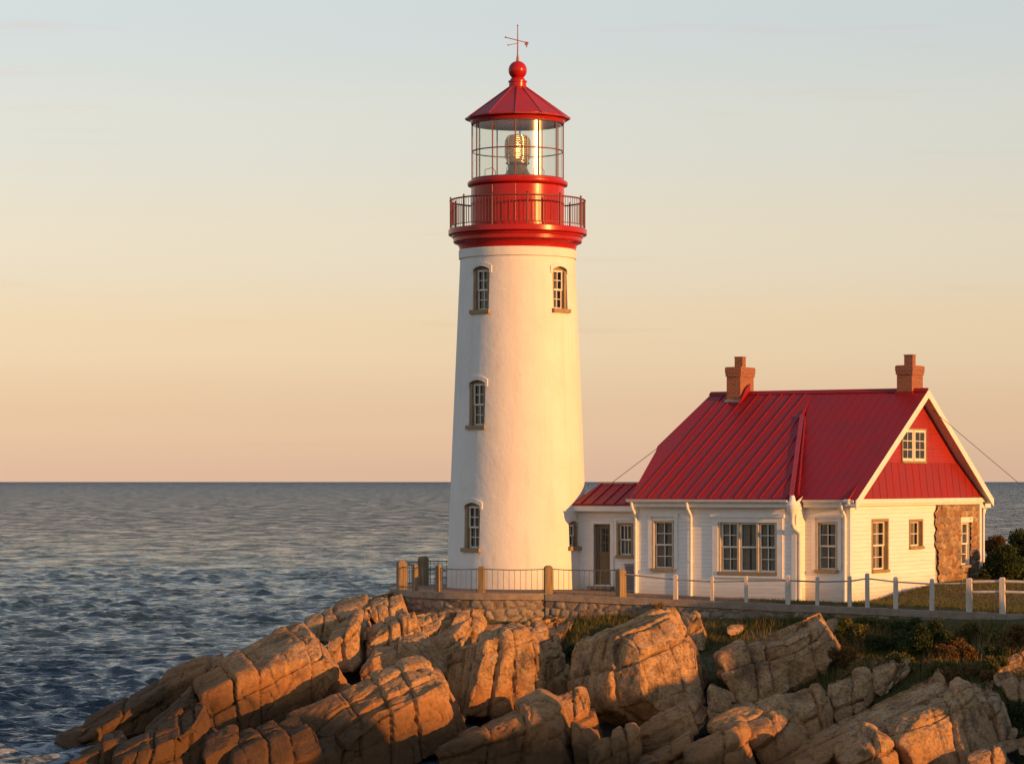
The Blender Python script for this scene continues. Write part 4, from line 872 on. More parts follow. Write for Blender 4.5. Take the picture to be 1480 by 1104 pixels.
# ------------------------------------------------------------------ granite boulders
def rock(label, fr, bk, th, cx=(), cy=(), cz=(), seed=0, k=6., dY=0., name='boulder', step=.042, grp='granite boulders heaped on the point', rough=1., tilt=.45, yaw=.27):
    fr = [np.array(q, float) for q in fr]; bk = [np.array(q, float) for q in bk]
    if len(bk) == 2: bk = bk+[fr[2]+[2,-16], fr[3]+[2,-16]]
    bm = (fr[2]+fr[3])/2; Yf = float(slope_y(bm[0], min(bm[1], 1150)))+dY
    sw_ = yaw*abs(fr[1][0]-fr[0][0])/F*Yf              # the right end lies deeper: faces turn to the right
    Wf = [wp(*fr[0], Yf+tilt-sw_), wp(*fr[1], Yf+tilt+sw_), wp(*fr[2], Yf+sw_), wp(*fr[3], Yf-sw_)]
    Wb = [wp(*q, Yf+th+sw_*e) for q, e in zip(bk, (-1,1,1,-1))]
    C = np.array(Wf+Wb)                                # TL TR BR BL front, then back
    lx = np.linalg.norm(C[1]-C[0]); ly = np.linalg.norm(C[0]-C[3]); lz = th
    nx, ny, nz = [int(np.clip(q/step, 8, 90)) for q in (lx, ly, lz)]
    gi = {}
    I, J, K = np.meshgrid(np.arange(nx+1), np.arange(ny+1), np.arange(nz+1), indexing='ij')
    on = (I == 0)|(I == nx)|(J == 0)|(J == ny)|(K == 0)|(K == nz)
    idx = -np.ones(I.shape, np.int64); idx[on] = np.arange(on.sum())
    fs = []
    def quads(a, flip):
        q = np.stack([a[:-1,:-1], a[1:,:-1], a[1:,1:], a[:-1,1:]], -1).reshape(-1,4); fs.append(q[:, ::-1] if flip else q)
    quads(idx[:,:,0], False); quads(idx[:,:,-1], True); quads(idx[0], False); quads(idx[-1], True); quads(idx[:,0,:], True); quads(idx[:,-1,:], False)
    f = np.concatenate(fs)
    p = np.stack([I[on]/nx*2-1, J[on]/ny*2-1, K[on]/nz*2-1], -1).astype(float)
    kk = k+12 if name == 'boulder' else k; r = (np.abs(p)**kk).sum(1)**(1/kk); p = p/r[:,None]*1.06
    g0 = np.random.default_rng(seed+500)                # split planes: chop corners and edges off flat
    for _ in range(13):
        nv = g0.normal(size=3); nv[2] = -abs(nv[2])*.9; nv /= np.linalg.norm(nv); sup = np.abs(nv).sum()
        d0 = sup*g0.uniform(.70, .92); ex = np.maximum(0, p@nv-d0); p = p-ex[:,None]*nv*.97
    p = p*1.055
    a, b, c = [(q+1)/2 for q in p.T]
    wF = (1-c); w = [(1-a)*b*wF, a*b*wF, a*(1-b)*wF, (1-a)*(1-b)*wF, (1-a)*b*c, a*b*c, a*(1-b)*c, (1-a)*(1-b)*c]
    P = sum(wi[:,None]*Ci for wi, Ci in zip(w, C))
    # outward normals
    def normals(P):
        n = np.zeros_like(P); q = np.cross(P[f[:,2]]-P[f[:,0]], P[f[:,3]]-P[f[:,1]])
        for j in range(4): np.add.at(n, f[:,j], q)
        return n/np.maximum(np.linalg.norm(n, axis=1, keepdims=True), 1e-9)
    N = normals(P); cen = P.mean(0)
    if (N*(P-cen)).sum() < 0: N = -N; f = f[:, ::-1]
    S = P+seed*13.7
    rough = rough if name == 'boulder' else .3
    D = rough*(.035*fbm(S*.5, 2, seed)+.014*fbm(S*1.7, 3, seed+3)+.016*fbm(S*5.2, 4, seed+5, .62))
    tq = fbm(S*np.array([.8,.8,1.1]), 3, seed+13)*4.5; tf = tq-np.floor(tq); D += rough*.020*(np.floor(tq)+smooth(.44, .56, tf))
    tq = fbm(S*2.4, 2, seed+15)*3; tf = tq-np.floor(tq); D += rough*.008*(np.floor(tq)+smooth(.40, .60, tf))
    D += rough*.03*fbm(np.stack([a*lx*.5, b*ly*3.4+a*lx*.25, c*lz*.6], -1)+seed, 3, seed+17)
    # flat-faceted breaks
    rid = 1-np.abs(fbm(S*np.array([1.1,1.1,.75]), 3, seed+9)); D -= rough*.10*np.clip(rid-.93, 0, 1)*8
    wx = fbm(S*.75, 3, seed+21); wy = fbm(S*.75, 3, seed+22); bid = np.zeros(len(P))
    g = np.random.default_rng(seed+100)
    if name == 'boulder' and lx > 1.3:                  # hairline joints besides the main ones
        cx = list(cx)+[(g0.uniform(-.9, .9), g0.uniform(-.15, .3), .28) for _ in range(1)]; cy = list(cy)+[(g0.uniform(-.8, .9), g0.uniform(-.1, .12), .28) for _ in range(1)]; cz = list(cz)+[(g0.uniform(-.8, .8), .1, .3) for _ in range(1)]
    for axis, lst in ((0, cx), (1, cy), (2, cz)):
        L = (lx, ly, lz)[axis]
        for q in lst:
            a0, lean = q[0], (q[1] if len(q) > 1 else 0); dep = q[2] if len(q) > 2 else 1.
            other = p[:,1] if axis == 0 else p[:,0]
            if axis == 2: other = p[:,0]
            s = (p[:,axis]-a0-lean*other)*L/2+.10*(wx if axis == 0 else wy)
            wv = .75+.5*fbm(S*2.2, 2, seed+31)
            D -= dep*(.21*wv*np.exp(-np.abs(s)/.024)+.006*np.exp(-(s/.06)**2))
            D += dep*(.07*g.uniform(-1, 1)+.06*g.uniform(-1, 1)*other)*np.tanh(s/.03)
    P = P+N*D[:,None]
    o0 = P.mean(0); o0[2] = P[:,2].min()
    o = npmesh(name, P-o0, f, M['granite'], smooth=28); o.location = o0
    tag(o, label, 'rock' if name != 'boulder' else 'boulder', grp)
    return o

RK = [
 # the far left tongue running down into the sea
 ('low dark rock tip farthest out in the foaming water', [(80,1066),(132,1054),(140,1085),(84,1078)], [(92,1060),(128,1048)], 1.6, (), (), dict(seed=1, dY=2.2)),
 ('dark wedge of rock sloping down behind the low tip in the water', [(122,1062),(236,996),(240,1050),(118,1092)], [(140,1036),(230,984)], 2.6, [(-.25,.2)], [(.2,.1)], dict(seed=2, dY=2.0)),
 ('dark rounded ridge rock on the sea side behind the tongue of boulders', [(232,1000),(325,958),(330,1010),(238,1060)], [(250,975),(320,942)], 2.6, [(.2,.3)], [(.1,.1)], dict(seed=3, dY=1.6)),
 ('smooth brown boulder low on the tongue above the wedge rock', [(206,1062),(282,1010),(292,1062),(212,1098)], [(215,1045),(275,995)], 2.0, [], [(.35,.05,.6)], dict(seed=4, dY=1.0)),
 ('dark creased rock at the bottom left corner of the headland', [(86,1108),(180,1072),(190,1150),(90,1160)], [(100,1092),(172,1060)], 2.6, [(.1,.2)], [(.2,.1)], dict(seed=5, dY=1.2)),
 ('dark striped slab with slanting joints beside the bottom left corner rock', [(172,1098),(300,1040),(318,1150),(180,1160)], [(180,1078),(290,1015)], 2.4, [(-.45,.25),(.1,.3),(.55,.2)], [(.3,.1)], dict(seed=6, dY=.6)),
 ('small dark rock at the foot of the big lichen boulder on the left', [(295,1085),(345,1062),(350,1150),(300,1150)], [(300,1070),(340,1048)], 1.6, [], [], dict(seed=7, dY=.5)),
 # big lichen block at left
 ('big lichen-streaked block at the left with an orange lit top and two upright joints', [(302,1008),(468,932),(492,1002),(338,1104)], [(292,985),(436,903)], 3.0, [(-.70,.12),(-.32,.14),(.62,.12)], [(.62,.10)], dict(seed=8, k=7)),
 ('flat dark ledge behind the lichen block on the left skyline', [(330,955),(432,915),(440,960),(340,1000)], [(345,938),(425,898)], 2.4, [(.1,.3)], [], dict(seed=9, dY=1.8)),
 # rocks left of the terrace
 ('narrow upright rock standing between the lichen block and the square lit block', [(470,935),(510,905),(520,968),(484,976)], [(484,905),(522,884)], 2.2, [(.2,.1)], [(.55,.1)], dict(seed=10)),
 ('small knobbly rock with a lit tip left of the square lit block', [(500,905),(536,886),(540,925),(508,930)], [(505,890),(532,874)], 1.6, [(.1,.1)], [(.1,.1)], dict(seed=11, dY=.6)),
 ('low grey rock on the skyline above the lichen block', [(440,905),(486,888),(492,925),(448,938)], [(445,895),(480,880)], 1.8, [(0,.2)], [], dict(seed=12, dY=1.4)),
 ('dark ledge rock under the left end of the round terrace wall', [(486,890),(574,862),(578,900),(492,918)], [(494,874),(572,850)], 2.6, [(-.2,.2),(.4,.2)], [(.2,.1)], dict(seed=13, dY=1.2)),
 ('squat block below the left edge of the curved wall', [(535,882),(580,868),(584,905),(540,910)], [(540,872),(580,858)], 1.6, [(.1,.1)], [], dict(seed=14, dY=.5)),
 ('square upright block with an orange lit upper band below the curved wall', [(541,915),(603,893),(614,950),(534,976)], [(533,906),(597,883)], 2.0, [(-.35,.05),(.15,.06),(.62,.05)], [(.42,.03,.5)], dict(seed=15, k=9)),
 ('small pale block right of the square lit block', [(606,913),(637,903),(643,938),(612,948)], [(610,903),(634,894)], 1.0, [], [(.5,.1)], dict(seed=16)),
 ('rounded grey boulder just below the curved wall', [(650,893),(690,888),(696,916),(654,924)], [(656,884),(688,880)], 1.0, [(.3,.2)], [], dict(seed=17, k=3.5)),
 ('little lit stone leaning on the curved wall', [(676,887),(697,885),(699,899),(678,901)], [(679,882),(695,881)], .5, [], [], dict(seed=18, k=3.2, step=.04)),
 ('dark sunken rock in the gap beside the square block', [(520,958),(610,930),(650,985),(530,1005)], [(525,945),(610,920)], 1.6, [(0,.2)], [], dict(seed=19, dY=.4)),
 ('long grey slab wedged left of the big block below the tower', [(610,945),(660,912),(672,960),(620,985)], [(622,925),(680,893)], 2.0, [], [(.3,.2)], dict(seed=20, dY=.4)),
 # centre-left orange group
 ('broad orange-lit boulder split by three upright joints, lower centre left', [(462,1066),(628,984),(658,1094),(486,1160)], [(428,1034),(600,957)], 3.0, [(-.40,.14),(.12,.14),(.58,.12)], [(.72,.02)], dict(seed=21, cz=[(-.35,.1),(.25,.15)], k=7)),
 ('ledge of small lit blocks capping the split orange boulder', [(566,990),(612,966),(628,990),(580,1012)], [(556,972),(596,951)], 1.6, [(-.2,.1),(.4,.1)], [(.1,.1)], dict(seed=22, dY=.9)),
 ('low creased brown rock at the bottom edge left of the orange boulder', [(340,1104),(452,1060),(478,1160),(350,1170)], [(322,1086),(430,1035)], 2.6, [(-.3,.2),(.3,.15)], [(.3,.05)], dict(seed=23, cz=[(0,.1)])),
 ('layered rock shelf on the left shoulder of the orange boulder', [(430,1062),(520,1018),(535,1060),(450,1100)], [(402,1046),(500,995)], 2.4, [(.35,.2)], [(.1,.05)], dict(seed=24, cz=[(-.2,.1),(.4,.1)], dY=.7)),
 # centre
 ('tall block with the brightest sunlit face in the centre, below the tower', [(690,937),(770,916),(790,1002),(676,1056)], [(642,950),(752,892),(760,985),(664,1062)], 2.3, [(-.35,.12),(.18,.05),(.80,.06)], [(.80,.0,.5)], dict(seed=25, cz=[(-.45,.05),(.0,.08),(.45,.1)], k=7)),
 ('flat slab cap on the back of the sunlit centre block', [(668,915),(760,898),(768,925),(680,945)], [(660,905),(757,888)], 1.8, [(.2,.2)], [], dict(seed=26, dY=1.4)),
 ('small stepped blocks with lit tops right of the centre block', [(764,916),(822,904),(830,918),(772,940)], [(762,900),(808,893)], 1.2, [(-.2,.2),(.4,.2)], [(.1,.1)], dict(seed=27, dY=.4)),
 ('dark lumpy rock in shadow right of the centre block', [(778,938),(812,925),(818,1004),(788,1010)], [(778,928),(808,918)], 1.5, [(.1,.1)], [(.4,.1),(-.3,.1)], dict(seed=28)),
 ('dark brown jointed boulder at the bottom below the centre block', [(645,1084),(806,1022),(834,1130),(640,1170)], [(628,1078),(790,1003)], 2.4, [(-.35,.12),(.30,.14)], [(.70,.03,.6)], dict(seed=29, cz=[(-.4,.1)], k=7)),
 # centre right
 ('largest squared boulder with orange upper face, below the passage door', [(890,936),(986,892),(1037,1010),(924,1050)], [(824,946),(965,884),(1010,980),(858,1076)], 2.5, [(-.55,.03,.4),(-.1,.05,.35),(.35,.04,.35),(.84,.03,.5)], [(.52,.02)], dict(seed=30, cz=[(-.50,.02),(.0,.03),(.45,.04)], k=8)),
 ('small lit-topped rock behind the shoulder of the largest boulder', [(990,902),(1014,893),(1023,940),(1000,945)], [(985,892),(1008,886)], 1.2, [], [(.5,.1)], dict(seed=31, k=4)),
 ('grey block tucked under the front of the largest boulder', [(922,1060),(1006,1022),(1027,1048),(936,1096)], [(920,1050),(1000,1010)], 1.4, [(.75,.1)], [(.55,.02,.5)], dict(seed=32)),
 ('low dark blocks at the bottom edge under the largest boulder', [(852,1094),(918,1062),(930,1140),(860,1150)], [(850,1080),(914,1052)], 1.2, [(-.1,.1),(.5,.1)], [], dict(seed=33)),
 ('dark slab at the bottom edge right of the low dark blocks', [(920,1100),(1000,1070),(1010,1150),(925,1160)], [(920,1090),(1000,1055)], 1.6, [], [(.5,.1)], dict(seed=34)),
 ('oval pale stone lying alone on the grass below the straight wall', [(1049,908),(1074,905),(1073,918),(1051,921)], [(1052,903),(1072,902)], .5, [], [], dict(seed=35, k=2.6, step=.04, name='stone', tilt=.1)),
 # right
 ('shaded tan block with a long straight joint, standing in the grass right of centre', [(1054,952),(1192,902),(1210,965),(1082,1032)], [(1038,945),(1180,887)], 1.9, [(-.62,.10),(-.30,.10),(.66,.08)], [(.55,.02)], dict(seed=36, k=9)),
 ('grey stone beside the top corner of the shaded tan block', [(1192,902),(1210,896),(1214,916),(1196,920)], [(1194,896),(1208,892)], .6, [], [], dict(seed=37, k=3.5, step=.04, name='stone')),
 ('long dark sloping slab at the bottom, first of the chain right of the largest boulder', [(985,1098),(1076,1056),(1102,1150),(1000,1160)], [(992,1080),(1066,1046)], 2.0, [(.2,.15)], [(.62,.05)], dict(seed=38, k=7)),
 ('dark boulder with a rounded top, second of the sloping chain', [(1082,1068),(1142,1034),(1170,1084),(1100,1130)], [(1034,1050),(1126,1006)], 2.0, [(.0,.2,.4)], [(.50,.05)], dict(seed=39, cz=[(0,.1)], k=6)),
 ('small squared block in the middle of the sloping chain', [(1146,1030),(1190,1012),(1206,1056),(1164,1082)], [(1130,1008),(1180,991)], 1.6, [(.5,.1)], [(.35,.02)], dict(seed=40, k=7)),
 ('cracked pale rock with a whitish patch at the upper end of the chain', [(1192,1002),(1256,984),(1264,1022),(1206,1050)], [(1190,990),(1250,967)], 1.4, [(.2,.2)], [(-.1,.1)], dict(seed=41, k=5)),
 ('pale broken slab pointing into the grass at the top of the chain', [(1256,984),(1316,958),(1300,988),(1264,1010)], [(1262,968),(1310,950)], 1.0, [(0,.3),(.5,.2)], [(.1,.1)], dict(seed=42, k=5)),
 ('thin tilted slab edge showing in the grass above the chain', [(1192,985),(1240,956),(1242,964),(1198,992)], [(1194,982),(1239,951)], .7, [], [], dict(seed=43, k=5, step=.04)),
 ('long banded ledge sweeping up behind the sunlit boulder at lower right', [(1130,1110),(1372,1002),(1330,1062),(1175,1150)], [(1106,1100),(1352,970)], 2.0, [(-.2,.2,.5)], [(.35,.02,.7)], dict(seed=44, cz=[(-.35,.05),(.25,.08)], dY=.8, k=6)),
 ('rounded boulder with a broad orange face at lower right', [(1294,1052),(1404,1006),(1430,1090),(1322,1150)], [(1272,1040),(1384,984)], 2.2, [(-.0,.05,.35),(.36,.12),(.66,.10)], [(.80,.02,.6)], dict(seed=45, cz=[(-.2,.08)], k=6)),
 ('lumpy grey boulder right of the broad orange one', [(1402,1012),(1446,1008),(1454,1062),(1428,1096)], [(1392,1000),(1440,996)], 1.6, [(.2,.1)], [(.2,.1)], dict(seed=46, k=4)),
 ('smaller orange boulder at the bottom edge, split by a cross joint', [(1218,1092),(1284,1062),(1306,1150),(1232,1160)], [(1204,1078),(1264,1046)], 1.6, [(.25,.14)], [(.42,.02)], dict(seed=47, k=6)),
 ('low rock at the bottom edge left of the smaller orange boulder', [(1160,1108),(1214,1084),(1226,1150),(1170,1160)], [(1150,1098),(1204,1076)], 1.4, [], [(.5,.05)], dict(seed=48)),
 ('slender lit-ended slab on the crest of the banded ledge', [(1330,998),(1384,986),(1386,1000),(1340,1012)], [(1332,992),(1380,981)], .6, [(.5,.1)], [], dict(seed=49, k=5, step=.04, dY=.6)),
 ('short lit-ended slab behind the lumpy grey boulder', [(1386,1000),(1434,992),(1437,1006),(1392,1014)], [(1384,994),(1430,987)], .7, [(.4,.1)], [], dict(seed=50, k=5, step=.04, dY=.5)),
 ('pale tilted slab entering from the right edge above the grass', [(1424,976),(1510,938),(1520,960),(1438,988)], [(1424,969),(1500,930)], .8, [(.1,.2)], [(.2,.05)], dict(seed=51, k=6)),
 ('angular block with a lit side under the right-edge slab', [(1450,995),(1482,982),(1490,1012),(1458,1016)], [(1452,986),(1480,976)], .9, [(.2,.2)], [], dict(seed=52, k=5)),
 ('small broken stone in the grass left of the angular block', [(1436,978),(1462,975),(1464,992),(1440,994)], [(1438,972),(1460,970)], .5, [], [], dict(seed=53, k=3.5, step=.04, name='stone')),
 ('round grey stone at the foot of the lumpy boulder', [(1452,1056),(1470,1052),(1470,1068),(1454,1070)], [(1454,1052),(1468,1049)], .4, [], [], dict(seed=54, k=2.6, step=.035, name='stone')),
 ('flat grey stone near the bottom right corner', [(1438,1076),(1472,1070),(1474,1086),(1442,1092)], [(1440,1071),(1470,1066)], .5, [], [], dict(seed=55, k=3, step=.035, name='stone')),
 ('grey stone half out of the picture at the bottom right', [(1468,1072),(1500,1064),(1502,1092),(1470,1094)], [(1470,1066),(1498,1060)], .5, [], [], dict(seed=56, k=3, step=.035, name='stone')),
 ('dark flat rock along the bottom edge in the right corner', [(1400,1098),(1450,1082),(1460,1130),(1405,1140)], [(1402,1090),(1448,1076)], 1.0, [(.2,.1)], [], dict(seed=57)),

 # dark rocks filling the gaps
 ('dark rock deep in the gap between the largest boulder and the jointed bottom one', [(800,1024),(850,1006),(866,1085),(808,1098)], [(802,1010),(846,992)], 1.4, [(.1,.1)], [(.2,.1)], dict(seed=61, dY=.6)),
 ('shadowed rock filling the cleft right of the largest boulder', [(1024,1002),(1062,1014),(1066,1056),(1022,1062)], [(1028,990),(1058,1000)], 1.2, [], [(.2,.1)], dict(seed=62, dY=.5)),
 ('brown rock wedged between the lichen block and the split orange boulder', [(396,1032),(486,992),(500,1034),(410,1066)], [(404,1015),(480,975)], 1.8, [(.1,.2)], [(.3,.1)], dict(seed=63, dY=1.2)),
 ('dark rock in the slot between the split orange boulder and the tall lit block', [(634,1030),(668,1035),(664,1085),(640,1092)], [(634,1015),(664,1018)], 1.6, [], [(.3,.1)], dict(seed=64, dY=.9)),
 ('dark block low between the jointed boulder and the small bottom blocks', [(828,1060),(866,1072),(870,1130),(832,1130)], [(828,1046),(862,1056)], 1.0, [], [], dict(seed=65, dY=.3)),
 ('long low ledge under the round wall, behind the small pale block', [(596,902),(652,892),(656,925),(604,935)], [(600,892),(650,884)], 1.2, [(.1,.2)], [], dict(seed=66, dY=.8)),
 ('brown ledge between the orange boulder and the low creased rock at the bottom', [(440,1100),(520,1080),(530,1160),(446,1160)], [(436,1080),(510,1060)], 1.4, [(.2,.2)], [], dict(seed=67, dY=.6)),
]
def rubble():
    rng = np.random.default_rng(77)
    spots = [(845,1010),(852,1055),(1032,1052),(1038,1040),(640,1000),(648,1030),(528,985),(610,975),(500,985),(860,1040),(790,1010),(800,1080),(1205,1062),(1215,1045),(1440,1080),(1432,1062),(1462,1088),(1384,1010),(1350,1000),(1010,1085),(1030,1078),(905,1100),(470,1010),(560,968),(690,910),(720,902),(640,905),(615,955)]
    base = None
    for i, (px, py) in enumerate(spots):
        Y = float(slope_y(px, py)); X = (px-PX)/F*Y; z = float(ground(np.array([X]), np.array([Y]))[0][0])
        if base is None:
            n = 9; v = []; f = []
            th = np.linspace(0, math.pi, n); ph = np.linspace(0, 2*math.pi, 14, endpoint=False)
            for t in th:
                for q in ph: v.append((math.sin(t)*math.cos(q), math.sin(t)*math.sin(q)*.8, math.cos(t)*.62))
            v = np.array(v); v = v*(1+.22*fbm(v*1.6, 3, 3))[:,None]
            for a in range(n-1):
                for b in range(14): f.append((a*14+b, (a+1)*14+b, (a+1)*14+(b+1)%14, a*14+(b+1)%14))
            base = npmesh('rubble_stone', v, np.array(f), M['granite'], smooth=50); o = base
        else: o = base.copy(); COL.objects.link(o)
        s = rng.uniform(.12, .28); o.location = (X, Y, z+s*.25); o.scale = (s*rng.uniform(.8,1.4), s, s*rng.uniform(.7,1.1)); o.rotation_euler = (rng.uniform(-.5,.5), rng.uniform(-.5,.5), rng.uniform(0,6.28))
        tag(o, 'loose rubble stone lying in a crevice between the boulders', 'stone', 'rubble in the crevices')
def rocks():
    for label, fr, bk, th, cx, cy, kw in RK:
        kw = dict(kw); kw.setdefault('name', 'boulder'); rock(label, fr, bk, th, cx, cy, **kw)
rocks(); rubble()
# ------------------------------------------------------------------ grass, shrubs
def gh(x, y):
    z, t, p = ground(np.array(x, float), np.array(y, float)); return z
def in_poly(x, y, P):
    P = np.array(P, float); c = np.zeros(len(x), bool); j = len(P)-1
    for i in range(len(P)):
        k = ((P[i,1] > y) != (P[j,1] > y)) & (x < (P[j,0]-P[i,0])*(y-P[i,1])/(P[j,1]-P[i,1]+1e-12)+P[i,0]); c ^= k; j = i
    return c
def blades(x, y, z, h, w, lean, rng):
    n = len(x); a = rng.uniform(0, 2*math.pi, n); b = rng.uniform(0, 2*math.pi, n)
    ux, uy = np.cos(a)*w/2, np.sin(a)*w/2; lx, ly = np.cos(b)*lean*h, np.sin(b)*lean*h
    B = np.stack([x, y, z-.02], -1); U = np.stack([ux, uy, ux*0], -1); L1 = np.stack([lx*.3, ly*.3, h*.55], -1); L2 = np.stack([lx, ly, h*(1-lean*.3)], -1)
    v = np.stack([B-U, B+U, B+L1+U*.7, B+L1-U*.7, B+L2], 1).reshape(-1,3)
    i = np.arange(n)[:,None]*5; f = np.concatenate([i+[0,1,2], i+[0,2,3], i+[3,2,4]]).reshape(-1,3)
    return v, f
GP = [(590,884),(640,892),(700,893),(830,884),(1000,893),(1200,893),(1480,900),(1640,905),(1640,1110),(1480,1110),(1458,1040),(1444,1000),(1380,985),(1330,985),(1290,1010),(1225,1052),(1200,1045),(1196,990),(1140,1000),(1095,1012),(1030,1000),(1010,950),(960,898),(880,905),(830,930),(812,970),(785,930),(760,900),(640,910),(600,900)]
def grass():
    rng = np.random.default_rng(21)
    def place(n, P, hr, wr, mat, name, clump=.0, lean=.5, boost=0):
        px = rng.uniform(min(q[0] for q in P), max(q[0] for q in P), n); py = rng.uniform(min(q[1] for q in P), max(q[1] for q in P), n)
        # even cover on the slope itself, not in the picture
        k = in_poly(px, py, P); px, py = px[k], py[k]; Y = slope_y(px, py); X = (px-PX)/F*Y
        ok = Y < line_y(X)-.02; X, Y = X[ok], Y[ok]
        d = fbm(np.stack([X*.9, Y*.9, X*0+boost], -1), 3, 40)
        k = rng.uniform(-.6, .6, len(X)) < d+clump; X, Y, d = X[k], Y[k], d[k]
        h = rng.uniform(*hr, len(X))*(1+.7*d); return blades(X, Y, gh(X, Y), h, rng.uniform(*wr, len(X)), rng.uniform(.15, lean, len(X))+0, rng)
    o = npmesh('grass', *place(150000, GP, (.10,.30), (.012,.026), 0, 0, .35, .9), M['grass']); tag(o, 'green and olive grass covering the slope below the terrace wall', 'grass', kind='stuff')
    o = npmesh('dry_grass', *place(26000, [(820,888),(960,895),(1000,905),(1200,900),(1400,905),(1640,905),(1640,1100),(1470,1000),(1400,975),(1300,985),(1230,1000),(1180,975),(1000,925),(840,900)], (.22,.50), (.008,.018), 0, 0, -.05, .55, 5), M['straw']); tag(o, 'dry straw-coloured grass stalks among the green on the slope', 'grass', kind='stuff')
    # low turf of the yard between fence and house
    n = 70000; X = rng.uniform(6.8, 20, n); Y = rng.uniform(80, 100, n); k = (Y > line_y(X)+.55) & (X > 7+2*rng.random(n))
    lx = (X-HL[0])*CA-(Y-HL[1])*SA; ly = (X-HL[0])*SA+(Y-HL[1])*CA
    k &= ~((lx > -.1) & (lx < XC+.15) & (ly > -.1) & (ly < YB+.3)); X, Y = X[k], Y[k]
    o = npmesh('yard_grass', *blades(X, Y, gh(X, Y), rng.uniform(.05,.16,len(X)), rng.uniform(.01,.022,len(X)), rng.uniform(.2,.8,len(X)), rng), M['grass']); tag(o, 'short turf of the yard between the fence and the house', 'grass', kind='stuff')
grass()

def shrub(label, x, y, w, h, d, mat, n, leaf=.07, seed=0, grp='shrubs on the slope', name='shrub'):
    rng = np.random.default_rng(seed); z0 = float(gh([x], [y])[0])-.05
    t = empty(name, (x, y, z0)); tag(t, label, 'shrub', grp)
    nc = max(7, int(10*w*h)); C = []
    nc = min(nc, 42)
    for i in range(nc):
        a = rng.uniform(0, 2*math.pi); r = math.sqrt(rng.uniform(0, 1)); hh = rng.uniform(.25, 1)*(1-.55*r*r)
        C.append((math.cos(a)*r*w*.42, math.sin(a)*r*d*.42, h*hh*.86, rng.uniform(.13, .26)*min(w, h)**.5))
    C = np.array(C); ci = rng.integers(0, nc, n); u = rng.normal(size=(n,3)); u /= np.linalg.norm(u, axis=1, keepdims=True); rr = rng.uniform(.35, 1.08, n)**.6
    P = C[ci,:3]+u*rr[:,None]*C[ci,3:4]*np.array([1.15,1.15,.95]); P[:,2] = np.maximum(P[:,2], .02)
    a = rng.normal(size=(n,3))+u*.5; a /= np.linalg.norm(a, axis=1, keepdims=True); b = np.cross(a, rng.normal(size=(n,3))); b /= np.linalg.norm(b, axis=1, keepdims=True)
    s = leaf*rng.uniform(.55, 1.25, n)[:,None]
    v = np.stack([P-a*s*.2, P+a*s*.45+b*s*.33, P+a*s*1.15, P+a*s*.45-b*s*.33], 1).reshape(-1,3); f = np.arange(4*n).reshape(-1,4)
    npmesh('foliage', v, f, M[mat], t)
    m = MB()
    for c in C[:: max(1, nc//9)]: m.tube([(c[0]*.1, c[1]*.1, -.1), (c[0]*.5, c[1]*.5, c[2]*.55), tuple(c[:3])], [.03, .018, .006], 5)
    m.build('stem', M['bark'], t, 60)
def shrub_px(label, px, py, wpx, hpx, mat, n, dep=1., seed=0, Y=None, leaf=.07, **kw):
    Y = float(slope_y(px, py)) if Y is None else Y
    shrub(label, (px-PX)/F*Y, Y, wpx*Y/F, hpx*Y/F, dep, mat, n, leaf, seed, **kw)
